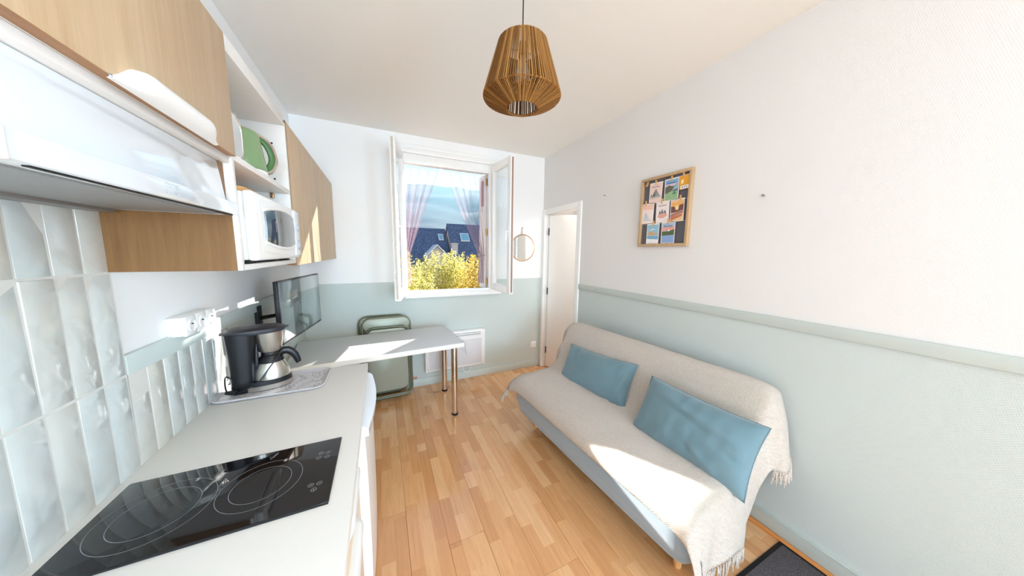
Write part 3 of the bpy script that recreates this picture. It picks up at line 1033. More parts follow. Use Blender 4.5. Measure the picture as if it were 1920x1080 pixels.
hh = part('handle', MB().tube(smooth_path(hpts, 4), 0.0085, 10, flat=1.5), M_GREEND, ke, local=True)
part('handle_trim', MB().tube(smooth_path([(x + 0.009 * (1 if i > 1 else 0.3), y, z + (0.006 if i < 3 else -0.003 if i > 5 else 0)) for i, (x, y, z) in enumerate(hpts)], 4), 0.0065, 8, flat=2.2), M_CHROME, hh, 'bright chrome outer edge', local=True)

to = thing('toaster', 'white rounded toaster standing beside the green kettle', 'toaster', (-0.53, 1.315, 1.842))
tb = []
for x in [0.0, 0.004, 0.02, 0.5, 0.98, 0.996, 1.0]:
    ins = 0.010 if x in (0.0, 1.0) else 0.003 if x in (0.004, 0.996) else 0.0
    xx = -0.680 + 0.247 * x
    tb.append([(xx, y, z) for y, z in rrect(1.215 + ins, 1.375 - ins, 1.852 + ins, 2.005 - ins, 0.05, 8)])
part('body', MB().grid(tb, wrap=True).poly(tb[0][::-1]).poly(tb[-1]), M_PLAST, to)
part('trim_band', MB().tube([(-0.435, y, z) for y, z in rrect(1.2165, 1.3735, 1.8535, 2.0035, 0.05, 8)], 0.004, 8, closed=True), M_CHROME, to, 'chrome band around its front')
part('front_plate', MB().prism([(y, z) for y, z in rrect(1.228, 1.362, 1.865, 1.992, 0.04, 8)], 0, 0.002, mat=Matrix(((0, 0, 1, -0.433), (1, 0, 0, 0), (0, 1, 0, 0), (0, 0, 0, 1)))), M_HOODG, to)
part('foot', MB().box(-0.66, -0.45, 1.23, 1.36, 1.842, 1.853, 0.002), M_GREYM, to)

# television on its wall arm
P0 = Vector((-0.512, 1.900, 0)); P1 = Vector((-0.432, 2.505, 0))
dv = (P1 - P0).normalized()
tm = Matrix.Translation((P0 + P1) / 2 + Vector((0, 0, 1.198))) @ Matrix.Rotation(math.atan2(dv.y, dv.x), 4, 'Z')
tvL = (P1 - P0).length / 2
tv = thing('television', 'slim black flat television on a wall arm above the white table', 'television', (-0.5, 2.2, 1.02))
part('casing', MB().box(-tvL, tvL, 0.004, 0.024, -0.178, 0.178, 0.003, mat=tm).box(-tvL * 0.75, tvL * 0.75, 0.022, 0.05, -0.15, 0.06, 0.012, mat=tm), M_BLACK, tv)
scr = NT('tv_screen')
scr.set(color=lin(70, 82, 84), rough=0.08, coat=0.5)
scr.l(scr.mix(scr.noise(scr.obj(), 3, 2), lin(72, 84, 86), lin(78, 90, 92)), scr.b.inputs['Base Color'])
part('screen', MB().box(-tvL + 0.007, tvL - 0.007, -0.0015, 0.005, -0.165, 0.171, 0.0008, mat=tm), scr.m, tv)
part('bezel', MB().box(-tvL, tvL, -0.0008, 0.006, -0.178, -0.166, 0.0008, mat=tm).box(-tvL, -tvL + 0.006, -0.0008, 0.006, -0.166, 0.178, 0.0008, mat=tm).box(tvL - 0.006, tvL, -0.0008, 0.006, -0.166, 0.178, 0.0008, mat=tm).box(-tvL, tvL, -0.0008, 0.006, 0.1715, 0.178, 0.0008, mat=tm), M_BLACK, tv)
part('wall_arm', MB().box(XL, XL + 0.02, 2.13, 2.19, 1.06, 1.21, 0.004).tube([(XL + 0.02, 2.16, 1.135), (-0.60, 2.24, 1.135), (-0.535, 2.20, 1.135)], 0.012, 8), M_BLACKM, tv)
part('indicator', MB().box(0.0, 0.008, -0.0012, 0.0, -0.174, -0.170, mat=tm), M_GREYP, tv)
# ------------------------------------------------------------------ table, folding chairs, heater
TA = R(4.5)
TM0 = Matrix.Translation((-0.03, 2.69, 0)) @ Matrix.Rotation(TA, 4, 'Z')
tb_ = thing('dining_table', 'narrow white table on two chrome legs in front of the window', 'table', (-0.03, 2.69, 0), TA)
part('tabletop', MB().box(-0.635, 0.655, -0.335, 0.335, 0.700, 0.740, 0.003), M_LAMI, tb_, local=True)
for (x, y) in ((0.60, -0.205), (0.655 - 0.02, 0.315)):
    pass
for wx, wy in ((0.585, 2.535), (0.590, 3.045)):
    p = TM0.inverted() @ Vector((wx, wy, 0))
    lg = part('leg', MB().lathe([(0, 0.012), (0.029, 0.012), (0.029, 0.70), (0, 0.70)], 28, mat=TR((p.x, p.y, 0))), M_CHROME, tb_, local=True)
    part('foot_cap', MB().lathe([(0, 0.0), (0.029, 0.0), (0.031, 0.004), (0.031, 0.020), (0, 0.020)], 24, mat=TR((p.x, p.y, 0))), M_BLACKM, lg, 'black plastic foot', local=True)

# clear vinyl cover, its corner hanging over the end of the table
rows = []
for i in range(46):
    u = i / 45
    x = -0.625 + 1.287 * u
    row = []
    for j in range(15):
        y = -0.332 + 0.664 * j / 14
        row.append((x, y, 0.7425 + 0.0009 * math.sin(x * 31 + y * 12) + 0.0007 * math.sin(y * 43 - x * 17)))
    rows.append(row)
for i in range(1, 9):
    d = i / 8
    row = []
    for j in range(15):
        t = j / 14
        ln = 0.20 * max(0.03, 1 - 1.35 * t) if t < 0.74 else 0.006
        y = -0.332 + 0.664 * t + 0.05 * d * (1 - t)
        row.append((0.662 + 0.050 * d * (1 - t) + 0.016 * d * math.sin(t * 17), y, 0.742 - ln * d))
    rows.append(row)
single('table_cover', MB().grid(rows, mat=TM0), M_VINYL, (0.1, 2.69, 0.7425), 'clear plastic table cover with one corner hanging over the table end', 'table cover')


def rloop(w, z0, z1, r, n=6):
    return [(x, z) for x, z in rrect(-w / 2, w / 2, z0, z1, r, n)]


def folding_chair(label, loc, rz, lean):
    t = thing('folding_chair', label, 'chair', loc, rz, 'folded metal chairs against the back wall')
    mm = Matrix.Rotation(lean, 4, 'X')
    outer = rloop(0.455, 0.012, 0.865, 0.085)
    part('back_frame', MB().tube([(x, 0, z) for x, z in outer], 0.0105, 10, closed=True, mat=mm), M_CHAIRD, t, local=True)
    inner = rloop(0.405, 0.030, 0.765, 0.075)
    part('front_frame', MB().tube([(x, -0.030, z) for x, z in inner], 0.0105, 10, closed=True, mat=mm), M_CHAIRD, t, local=True)
    low = rloop(0.43, 0.055, 0.62, 0.06)
    part('seat_support', MB().tube([(x, -0.055, z) for x, z in low], 0.008, 8, closed=True, mat=mm), M_CHAIRD, t, local=True)
    M90 = mm @ Matrix(((1, 0, 0, 0), (0, 0, -1, 0), (0, 1, 0, 0), (0, 0, 0, 1)))
    part('backrest', MB().prism(rrect(-0.222, 0.222, 0.73, 0.857, 0.062, 6), -0.004, 0.010, 0.004, mat=M90), M_CHAIR, t, local=True)
    part('seat', MB().prism(rrect(-0.190, 0.190, 0.105, 0.752, 0.062, 6), 0.032, 0.050, 0.008, mat=M90), M_CHAIR, t, local=True)
    return t


folding_chair('folded sage metal chair leaning in front of a like chair behind the table', (0.028, 3.095, 0), R(2), R(-4.5))
folding_chair('folded sage metal chair nearest the back wall, mostly hidden by the chair before it', (-0.012, 3.222, 0), R(1), R(-1.2))

he = thing('heater', 'white slatted convector heater on the back wall behind the table legs', 'heater', (0.76, YB, 0.17))
part('body', MB().box(0.410, 1.108, 3.178, YB, 0.175, 0.622, 0.022, seg=3), M_PLAST, he)
part('side_cap', MB().box(0.404, 0.432, 3.172, 3.25, 0.172, 0.626, 0.012), M_PLAST, he)
part('side_cap', MB().box(1.086, 1.114, 3.172, 3.25, 0.172, 0.626, 0.012), M_PLAST, he)
part('mesh_front', MB().box(0.450, 1.070, 3.1745, 3.18, 0.205, 0.520, 0.002), plain('heater_mesh', lin(222, 220, 222), 0.5, 0.1, 0.25, 420, 0.5, bscale=520), he)
for zz in (0.553, 0.577):
    part('slat', MB().box(0.460, 1.060, 3.170, 3.178, zz, zz + 0.013, 0.003), M_PLAST, he)
    part('slot', MB().box(0.460, 1.060, 3.1772, 3.179, zz + 0.014, zz + 0.0205), M_GREYM, he)
part('screw', MB().tube([(0.43, 3.176, 0.215), (0.43, 3.170, 0.215)], 0.005, 10), M_GREYM, he)
part('mains_lead', MB().tube(smooth_path([(0.86, 3.24, 0.18), (0.85, 3.21, 0.135), (0.88, 3.20, 0.105), (0.925, 3.21, 0.115), (0.935, 3.235, 0.18)], 6), 0.004, 8), M_PLAST, he)

ow = thing('wall_socket', 'single white wall socket low beside the door', 'socket', (1.838, YB, 0.31))
part('plate', MB().box(1.797, 1.879, YB - 0.010, YB, 0.271, 0.353, 0.004), M_PLAST, ow)
part('socket_well', MB().lathe([(0, 0.004), (0.018, 0.004), (0.0195, -0.003), (0.022, -0.004), (0.023, 0.0)], 24, mat=Matrix.Translation((1.838, YB - 0.010, 0.312)) @ Matrix.Rotation(R(-90), 4, 'X')), M_PLAST, ow)
part('pin', MB().tube([(1.838, YB - 0.014, 0.318), (1.838, YB - 0.006, 0.318)], 0.003, 8).tube([(1.829, YB - 0.0085, 0.309), (1.829, YB - 0.0055, 0.309)], 0.003, 8).tube([(1.847, YB - 0.0085, 0.309), (1.847, YB - 0.0055, 0.309)], 0.003, 8), M_BLACKM, ow)

single('pipe_fitting', MB().box(0.262, 0.318, YB - 0.012, YB, 0.098, 0.122, 0.004).tube([(0.28, YB - 0.012, 0.11), (0.28, YB - 0.028, 0.11)], 0.008, 10), plain('copper', lin(190, 120, 80), 0.4, 0.6), (0.29, YB, 0.098),
       'small copper pipe fitting above the baseboard behind the table', 'pipe fitting')

# round mirror beside the window
mi = thing('wall_mirror', 'round frameless-looking mirror in a thin brass ring beside the window', 'mirror', (1.652, YB, 1.44))
MM = Matrix.Translation((1.652, YB, 1.610)) @ Matrix.Rotation(R(90), 4, 'X')
part('glass', MB().lathe([(0, 0.010), (0.160, 0.010), (0.160, 0.004), (0, 0.004)], 64, mat=MM), plain('mirror_silver', (0.92, 0.93, 0.92, 1), 0.01, 1.0, 0.0), mi)
part('rim', MB().tube([(0.164 * math.cos(2 * PI * k / 64), 0.164 * math.sin(2 * PI * k / 64), 0.009) for k in range(64)], 0.006, 8, closed=True, mat=MM), M_BRASS, mi)
part('hanging_chain', MB().tube([(1.640, YB - 0.012, 1.776), (1.636, YB - 0.010, 1.845)], 0.0022, 6).tube([(1.630, YB - 0.012, 1.776), (1.634, YB - 0.010, 1.845)], 0.0022, 6), M_BRASS, mi)
part('hook', MB().tube([(1.635, YB, 1.852), (1.635, YB - 0.02, 1.852), (1.635, YB - 0.026, 1.866)], 0.0045, 8), M_BRASS, mi)

# nails on the right wall
for y, z, w in ((0.887, 1.880, 'bare steel nail in open white wall, above the near sofa end'), (2.133, 2.092, 'bare steel nail in the white wall between door and picture frame')):
    single('nail', MB().tube([(XR, y, z), (XR - 0.022, y, z + 0.002)], 0.0032, 8).tube([(XR - 0.021, y, z + 0.002), (XR - 0.024, y, z + 0.002)], 0.006, 10), M_GREYM, (XR, y, z), w, 'nail')

# ------------------------------------------------------------------ memo frame with postcards
pf = thing('picture_frame', 'light wooden memo frame with grey felt hung above the sofa', 'picture frame', (XR, 1.5, 1.611))
FY0, FY1, FZ0, FZ1 = 1.292, 1.706, 1.611, 2.136
xb = XR - 0.030
for (a, b_, c, d) in ((FY0, FY1, FZ0, FZ0 + 0.020), (FY0, FY1, FZ1 - 0.020, FZ1), (FY0, FY0 + 0.020, FZ0 + 0.02, FZ1 - 0.02), (FY1 - 0.020, FY1, FZ0 + 0.02, FZ1 - 0.02)):
    part('frame_bar', MB().box(xb, XR - 0.001, a, b_, c, d, 0.0015), M_FRAMEW, pf)
part('felt_board', MB().box(XR - 0.008, XR - 0.002, FY0 + 0.018, FY1 - 0.018, FZ0 + 0.018, FZ1 - 0.018), M_FELT, pf)
for zz in (2.088, 1.938, 1.786):
    part('string', MB().tube([(XR - 0.016, FY0 + 0.018, zz), (XR - 0.0165, 1.5, zz - 0.004), (XR - 0.016, FY1 - 0.018, zz)], 0.0012, 6), plain('cotton_string_%d' % int(zz * 1000), lin(214, 200, 180), 0.9), pf)
M_CARD = plain('card_paper', lin(238, 228, 222), 0.6, var=0.02)
INK = {}


def ink(r, g, b):
    if (r, g, b) not in INK:
        INK[(r, g, b)] = plain('ink', lin(r, g, b), 0.6, var=0.10, scale=55)
    return INK[(r, g, b)]


def postcard(yc, zt, w, h, rot, label, shapes, title, tcol, xo=0.0):
    """shapes: (colour, polygon in card units 0..1 from the lower left, as seen from the room)"""
    t = thing('postcard', label, 'postcard', (XR - 0.0185 - xo, yc, zt), 0.0, 'postcards clipped in the memo frame')
    # card plane: u to the viewer's right is -y, v is up
    base = Matrix.Translation((XR - 0.0185 - xo, yc, zt)) @ Matrix.Rotation(rot, 4, 'X') @ Matrix(((0, 0, -1, 0), (-1, 0, 0, 0), (0, 1, 0, 0), (0, 0, 0, 1)))
    # (u, v, n): u -> -y, v -> z, n -> -x (towards the room)
    part('card', MB().box(-w / 2, w / 2, -h, 0.006, -0.0006, 0.0, mat=base), M_CARD, t)
    cols, b = [], MB()
    for i, (c, poly) in enumerate(shapes):
        if c not in cols:
            cols.append(c)
        b.poly([((u - 0.5) * w * 0.9, (v - 1) * h * 0.95 - h * 0.02, 0.00012 * (i + 1)) for u, v in poly], m=cols.index(c), mat=base)
    part('print', b, [ink(*c) for c in cols], t)
    if title:
        text_mesh('title', title, h * 0.125, ink(*tcol), t, base @ Matrix.Translation((0, -h * 0.17, 0.0022)), 0.0001)
    return t


BGR = [(0, 0), (1, 0), (1, 1), (0, 1)]
postcard(1.573, 2.087, 0.110, 0.146, R(1.5), 'pink postcard of a grey mountain peak, upper row of the frame', [
    ((236, 206, 196), BGR), ((150, 152, 148), [(0.15, 0.28), (0.5, 0.74), (0.92, 0.28)]), ((108, 116, 112), [(0.15, 0.28), (0.5, 0.74), (0.46, 0.45), (0.52, 0.28)]),
    ((128, 132, 118), [(0.03, 0.26), (0.12, 0.52), (0.22, 0.26)]), ((198, 190, 176), [(0, 0.18), (1, 0.24), (1, 0.32), (0, 0.30)]), ((150, 160, 130), [(0.72, 0.5), (0.9, 0.28), (0.95, 0.28)])], 'Pyrénées', (120, 120, 120))
postcard(1.446, 2.090, 0.112, 0.150, R(-1), 'postcard of green meadows under a blue sky, upper row of the frame', [
    ((134, 178, 216), BGR), ((224, 190, 190), [(0, 0.66), (1, 0.7), (1, 0.80), (0, 0.78)]), ((104, 104, 88), [(0, 0.34), (1, 0.42), (1, 0.68), (0.55, 0.66), (0.3, 0.74), (0, 0.66)]),
    ((150, 178, 192), [(0.55, 0.45), (1, 0.5), (1, 0.8), (0.75, 0.72)]), ((150, 182, 138), [(0, 0.0), (1, 0.0), (1, 0.36), (0.5, 0.44), (0, 0.30)]), ((82, 128, 110), [(0.6, 0.3), (0.72, 0.4), (0.85, 0.34), (0.84, 0.26), (0.62, 0.24)])], 'Pyrénées', (40, 84, 150))
postcard(1.632, 1.940, 0.106, 0.150, R(1), 'pale pink postcard of snowy slopes, middle row beside the frame edge nearest the door', [
    ((244, 226, 218), BGR), ((242, 198, 178), [(0, 0.72), (1, 0.72), (1, 1), (0, 1)]), ((206, 212, 218), [(0.05, 0.15), (0.3, 0.6), (0.5, 0.42), (0.7, 0.2), (0.95, 0.12), (0.5, 0.1)]), ((176, 188, 200), [(0.25, 0.5), (0.3, 0.6), (0.38, 0.35), (0.3, 0.2)])], None, (150, 150, 150))
postcard(1.506, 1.938, 0.110, 0.150, R(-1.5), 'white postcard of a pine-topped hill, centre of the middle row', [
    ((240, 228, 226), BGR), ((110, 114, 116), [(0.18, 0.38), (0.27, 0.64), (0.36, 0.48), (0.48, 0.68), (0.6, 0.46), (0.72, 0.62), (0.84, 0.36)]), ((222, 166, 150), [(0.1, 0.3), (0.3, 0.44), (0.7, 0.46), (0.92, 0.3), (0.6, 0.2), (0.3, 0.2)])], 'Pyrénées', (150, 120, 116), 0.0004)
postcard(1.390, 1.938, 0.104, 0.152, R(-1), 'postcard of brown cliffs at sunset, middle row of the frame', [
    ((236, 196, 150), BGR), ((238, 176, 100), [(0, 0.64), (1, 0.7), (1, 0.9), (0, 0.9)]), ((118, 78, 76), [(0, 0.4), (0, 0.72), (0.3, 0.70), (0.4, 0.52), (0.6, 0.52), (0.66, 0.74), (1, 0.78), (1, 0.5), (0.5, 0.42)]),
    ((172, 120, 110), [(0, 0.2), (1, 0.36), (1, 0.48), (0, 0.34)]), ((196, 120, 84), [(0.02, 0.02), (0.9, 0.2), (0.95, 0.32), (0, 0.2)]), ((244, 214, 150), [(0.36, 0.58), (0.6, 0.58), (0.58, 0.74), (0.38, 0.74)])], None, (0, 0, 0))
postcard(1.575, 1.780, 0.110, 0.148, R(0.5), 'postcard of an orange rock above blue water, lower row of the frame', [
    ((150, 194, 212), BGR), ((214, 232, 240), [(0.1, 0.66), (0.6, 0.74), (0.9, 0.7), (0.5, 0.8)]), ((210, 160, 112), [(0.06, 0.46), (0.12, 0.64), (0.3, 0.68), (0.5, 0.56), (0.95, 0.54), (0.9, 0.48), (0.4, 0.42)]), ((236, 234, 236), [(0, 0), (1, 0), (1, 0.2), (0, 0.24)]), ((120, 168, 196), [(0, 0.24), (1, 0.2), (1, 0.38), (0, 0.38)])], None, (0, 0, 0))
postcard(1.447, 1.783, 0.110, 0.150, R(-0.5), 'postcard of a church on green hills by a lake, lower row of the frame', [
    ((176, 196, 220), BGR), ((232, 160, 148), [(0, 0.6), (1, 0.64), (1, 0.80), (0, 0.78)]), ((88, 104, 70), [(0, 0.36), (1, 0.38), (1, 0.66), (0.5, 0.58), (0, 0.58)]), ((240, 236, 232), [(0.44, 0.58), (0.47, 0.70), (0.66, 0.62), (0.62, 0.58)]), ((70, 74, 80), [(0.40, 0.58), (0.43, 0.72), (0.46, 0.58)]), ((140, 170, 214), [(0, 0.0), (1, 0.0), (1, 0.36), (0, 0.34)])], 'Pyrénées', (60, 80, 110))
postcard(1.352, 2.092, 0.070, 0.088, R(-2), 'yellow paper ticket with a white box at the top corner of the frame', [
    ((236, 166, 44), [(-0.05, -0.05), (1.05, -0.05), (1.05, 1.05), (-0.05, 1.05)]), ((248, 226, 180), [(0.12, 0.42), (0.42, 0.44), (0.42, 0.74), (0.12, 0.72)]), ((240, 240, 240), [(0.1, -0.02), (1.0, -0.02), (1.0, 0.26), (0.1, 0.26)]),
    ((130, 130, 140), [(0.25, 0.04), (0.36, 0.04), (0.36, 0.2), (0.25, 0.2)]), ((130, 130, 140), [(0.48, 0.04), (0.56, 0.04), (0.56, 0.2), (0.48, 0.2)]), ((130, 130, 140), [(0.7, 0.04), (0.8, 0.04), (0.8, 0.2), (0.7, 0.2)])], None, (0, 0, 0), 0.001)

pegs = [(1.655, 2.094, 24, 'empty peg on the upper string'), (1.575, 2.092, -8, 'peg holding the grey peak postcard'), (1.446, 2.094, 0, 'peg holding the green meadow postcard'), (1.358, 2.098, 0, 'peg holding the yellow ticket'),
        (1.655, 1.948, -3, 'peg holding the snowy slope postcard'), (1.511, 1.944, 4, 'peg holding the pine hill postcard'), (1.368, 1.946, 0, 'peg holding the brown cliff postcard'), (1.574, 1.788, 0, 'peg holding the orange rock postcard'), (1.448, 1.790, -6, 'peg holding the church postcard')]
for y, z, a, w in pegs:
    pm = Matrix.Translation((XR - 0.0215, y, z)) @ Matrix.Rotation(R(a), 4, 'X')
    single('clothes_peg', MB().box(-0.004, 0.000, -0.0045, 0.0045, -0.018, 0.020, 0.001, mat=pm).box(0.004, 0.008, -0.0045, 0.0045, -0.018, 0.020, 0.001, mat=pm).box(-0.0012, 0.0052, -0.004, 0.004, -0.002, 0.003, mat=pm), M_PINE, (XR - 0.02, y, z),
           'tiny wooden ' + w, 'clothes peg', 'clothes pegs in the memo frame')

# ------------------------------------------------------------------ pendant lamp
LX, LY = 0.565, 1.15
la = thing('pendant_lamp', 'jute rope pendant lamp hanging from the ceiling on a thin black cord', 'pendant lamp', (LX, LY, ZC))
part('cord', MB().tube([(LX, LY, ZC - 0.02), (LX, LY, 2.40)], 0.0025, 8), M_BLACKM, la)
part('ceiling_rose', MB().lathe([(0, 0), (0.045, 0), (0.045, -0.016), (0.03, -0.028), (0, -0.030)], 28, mat=TR((LX, LY, ZC))), M_BLACKM, la)
RT, RM, RB = 0.096, 0.158, 0.064
ZT, ZM, ZB = 2.398, 2.196, 2.156
ring = MB()
for r, z in ((RT, ZT), (RM, ZM), (RB, ZB)):
    ring.tube([(LX + r * math.cos(2 * PI * k / 48), LY + r * math.sin(2 * PI * k / 48), z) for k in range(48)], 0.0032, 8, closed=True)
for k in range(3):
    a = 2 * PI * k / 3 + 0.4
    ring.tube([(LX, LY, ZT - 0.02), (LX + RT * math.cos(a), LY + RT * math.sin(a), ZT)], 0.002, 6)
part('wire_rings', ring, M_ROPE, la)
rr = random.Random(5)
NS = 112
st, sl = MB(), MB()
for k in range(NS):
    a0 = 2 * PI * k / NS + rr.uniform(-0.010, 0.010)
    a1 = 2 * PI * k / NS + rr.uniform(-0.012, 0.012)
    a2 = a1 + rr.uniform(-0.02, 0.02)
    rad = rr.uniform(0.0029, 0.0036)
    o = 0.003
    st.tube([(LX + (RT + o) * math.cos(a0), LY + (RT + o) * math.sin(a0), ZT + 0.003), (LX + (RM + o) * math.cos(a1), LY + (RM + o) * math.sin(a1), ZM)], rad, 5)
    sl.tube([(LX + (RM + o) * math.cos(a1), LY + (RM + o) * math.sin(a1), ZM), (LX + (RB + o) * math.cos(a2), LY + (RB + o) * math.sin(a2), ZB - 0.003)], rad, 5)
part('rope_strands', st, M_ROPE, la, kind='stuff')
part('lower_rope_strands', sl, M_ROPE, la, kind='stuff')
so_ = part('bulb_socket', MB().lathe([(0, 0), (0.018, 0), (0.020, -0.05), (0, -0.05)], 20, mat=TR((LX, LY, 2.405))), M_BLACKM, la)
part('bulb', MB().lathe([(0.010, 0.0), (0.013, -0.02), (0.028, -0.055), (0.030, -0.075), (0.022, -0.098), (0, -0.106)], 24, mat=TR((LX, LY, 2.357))), plain('opal_bulb', lin(236, 234, 228), 0.2), so_)
# ------------------------------------------------------------------ sofa, throw, cushions, mat
SO = (1.125, 0.655, 0.0)
SR = R(4.0)
SL = 1.50
sofa = thing('sofa', 'blue-grey velvet sofa on wooden legs under a beige throw, against the sage wall', 'sofa', SO, SR)


def loft(section, length, end_in=0.05, v0=0.0):
    """rounded-end extrusion of a (u, z) section along local y"""
    cu = sum(p[0] for p in section) / len(section)
    cz = sum(p[1] for p in section) / len(section)
    rows = []
    for v, e in ((0, 1.0), (0.006, 0.62), (0.02, 0.30), (0.045, 0.08), (0.08, 0.0), (length / 2, -0.06), (length - 0.08, 0.0), (length - 0.045, 0.08), (length - 0.02, 0.30), (length - 0.006, 0.62), (length, 1.0)):
        row = []
        for u, z in section:
            d = math.hypot(u - cu, z - cz)
            k = 1 - end_in * e / max(d, 0.05)
            row.append((cu + (u - cu) * k, v0 + v, cz + (z - cz) * k))
        rows.append(row)
    b = MB().grid(rows, wrap=True)
    b.poly(rows[0]).poly(rows[-1][::-1])
    bmesh.ops.recalc_face_normals(b.bm, faces=b.bm.faces[:])
    return b


def dense(sec, n=4):
    """closed Catmull-Rom through the section"""
    P = [Vector((a, b, 0)) for a, b in sec]
    k = len(P)
    out = []
    for i in range(k):
        p0, p1, p2, p3 = P[(i - 1) % k], P[i], P[(i + 1) % k], P[(i + 2) % k]
        for q in range(n):
            t = q / n
            v = 0.5 * ((2 * p1) + (p2 - p0) * t + (2 * p0 - 5 * p1 + 4 * p2 - p3) * t * t + (3 * p1 - p0 - 3 * p2 + p3) * t ** 3)
            out.append((v.x, v.y))
    return out


seat_sec = dense([(0.075, 0.140), (0.035, 0.20), (0.010, 0.28), (0.0, 0.35), (0.018, 0.41), (0.07, 0.442), (0.25, 0.452), (0.45, 0.455), (0.57, 0.45), (0.60, 0.40), (0.605, 0.20), (0.57, 0.142), (0.30, 0.130)])
part('seat', loft(seat_sec, SL), M_SOFA, sofa, local=True, sharp=70)
back_sec = dense([(0.480, 0.44), (0.555, 0.62), (0.630, 0.81), (0.660, 0.855), (0.710, 0.868), (0.755, 0.845), (0.765, 0.79), (0.72, 0.62), (0.66, 0.42), (0.60, 0.34), (0.51, 0.36)])
part('backrest', loft(back_sec, SL), M_SOFA, sofa, local=True, sharp=70)
for u, v in ((0.17, 0.10), (0.17, SL - 0.12), (0.52, 0.10), (0.52, SL - 0.12)):
    part('leg', MB().lathe([(0, 0), (0.016, 0), (0.018, 0.004), (0.026, 0.142), (0, 0.142)], 20, mat=TR((u, v, 0))), M_PINE, sofa, 'pale wooden leg', local=True)

prof = [(-0.014, 0.352), (-0.012, 0.385), (0.008, 0.422), (0.065, 0.458), (0.20, 0.468), (0.36, 0.472), (0.445, 0.478), (0.49, 0.520), (0.545, 0.640), (0.615, 0.810), (0.648, 0.866), (0.710, 0.886), (0.765, 0.862), (0.783, 0.79), (0.785, 0.70)]


def resample(p, n):
    P = [Vector((a, b)) for a, b in p]
    d = [0.0]
    for a, b in zip(P, P[1:]):
        d.append(d[-1] + (b - a).length)
    out = []
    for i in range(n):
        t = d[-1] * i / (n - 1)
        j = max(k for k in range(len(d)) if d[k] <= t + 1e-9)
        j = min(j, len(P) - 2)
        f = (t - d[j]) / (d[j + 1] - d[j])
        q = P[j].lerp(P[j + 1], f)
        out.append((q.x, q.y, t / d[-1]))
    return out


PR = resample(prof, 76)


def hang_to(u, z, s):
    """how low the throw hangs at the near end of the sofa"""
    if u < 0.44 and z < 0.50:
        return 0.125 + 0.02 * math.sin(u * 23) + 0.10 * max(0, 0.03 - u)
    if s < 0.78:
        k = min(1.0, max(0.0, (u - 0.515) / 0.09))
        return 0.150 + 0.33 * k * k * (3 - 2 * k)
    return 0.480 + 0.02 * math.sin(s * 40)


rows = []
NV = 60
FAR = SL + 0.025
# far end: short overhang
for k in range(6, 0, -1):
    row = []
    d = k / 6
    for u, z, s in PR:
        ln = 0.10 + 0.03 * math.sin(s * 30)
        row.append((u - 0.05 * d * max(0, 1 - s * 4), FAR + 0.03 + 0.035 * d + 0.012 * math.sin(s * 44) * d - 0.02 * (1 - d), z - ln * d - 0.008))
    rows.append(row)
for k in range(NV + 1):
    v = FAR + 0.02 - (FAR + 0.03) * k / NV
    row = []
    far_round = max(0.0, (v - (SL - 0.10)) / 0.125)
    near_round = max(0.0, (0.07 - v) / 0.08)
    for u, z, s in PR:
        w = noise.noise(Vector((u * 6, v * 4, 1.3))) * 0.008 + noise.noise(Vector((u * 22, v * 9, z * 20))) * 0.003
        # long soft creases running along the backrest
        if s > 0.5:
            w += 0.006 * math.exp(-((s - 0.66) / 0.02) ** 2) * (0.5 + 0.5 * math.sin(v * 5 + 0.6))
        dr = 0.020 * far_round ** 2 + 0.016 * near_round ** 2
        row.append((u - w * (0.6 if s > 0.5 else 0.1) - 0.018 * far_round * max(0, 1 - s * 5), v, z + abs(w) * 0.8 - dr))
    rows.append(row)
NH = 22
hem = []
for k in range(1, NH + 1):
    d = k / NH
    row = []
    for u, z, s in PR:
        zb = min(hang_to(u, z, s), z - 0.03)
        zt = z - 0.016
        fold = math.sin(u * 17 + 1.0 + s * 2) * 0.55 + math.sin(u * 41 + z * 5) * 0.12
        out = 0.012 + 0.030 * math.sin(min(1, d * 1.6) * PI / 2) + 0.032 * fold * d
        if s > 0.62:
            out += 0.05 * d * min(1, (s - 0.62) / 0.15)
        uu = u + 0.02 * d * math.sin(s * 21) + (0.03 * d if s < 0.08 else 0) - (0.015 * d if s > 0.9 else 0)
        row.append((uu, -0.008 - out, zt + (zb - zt) * d))
    rows.append(row)
    if k == NH:
        hem = row
thr = thing('throw_blanket', 'beige woven throw with fringed ends spread over the blue-grey sofa', 'throw blanket', SO, SR)
cl = part('cloth', MB().grid(rows), M_THROW, thr, local=True, sharp=180)
sol = cl.modifiers.new('thickness', 'SOLIDIFY')
sol.thickness = 0.005
sol.offset = 1.0
rf = random.Random(4)
fb = MB()


def tassels(line, n, ln):
    for i in range(n):
        t = (i + rf.uniform(-0.25, 0.25)) / n * (len(line) - 1)
        j = max(0, min(int(t), len(line) - 2))
        p = Vector(line[j]).lerp(Vector(line[j + 1]), t - j)
        for q in range(2):
            sw = Vector((rf.uniform(-0.012, 0.012), rf.uniform(-0.012, 0.008), 0))
            l_ = ln * rf.uniform(0.7, 1.1)
            if p.z - l_ < 0.006:
                l_ = max(0.02, p.z - 0.006)
            fb.tube([p, p + Vector((0, 0, -l_ * 0.35)) + sw * 0.3, p + Vector((0, 0, -l_)) + sw], [0.0032, 0.0040, 0.0014], 5)


i_a = max(i for i, (u, z, s) in enumerate(PR) if u < 0.44 and z < 0.5)
i_b = min(i for i, (u, z, s) in enumerate(PR) if s > 0.70)
tassels(hem[:i_a + 1], 46, 0.075)
tassels(hem[i_b:], 34, 0.07)
tassels(rows[0][:14], 13, 0.06)
part('fringe', fb, M_THROW, thr, local=True, kind='stuff')


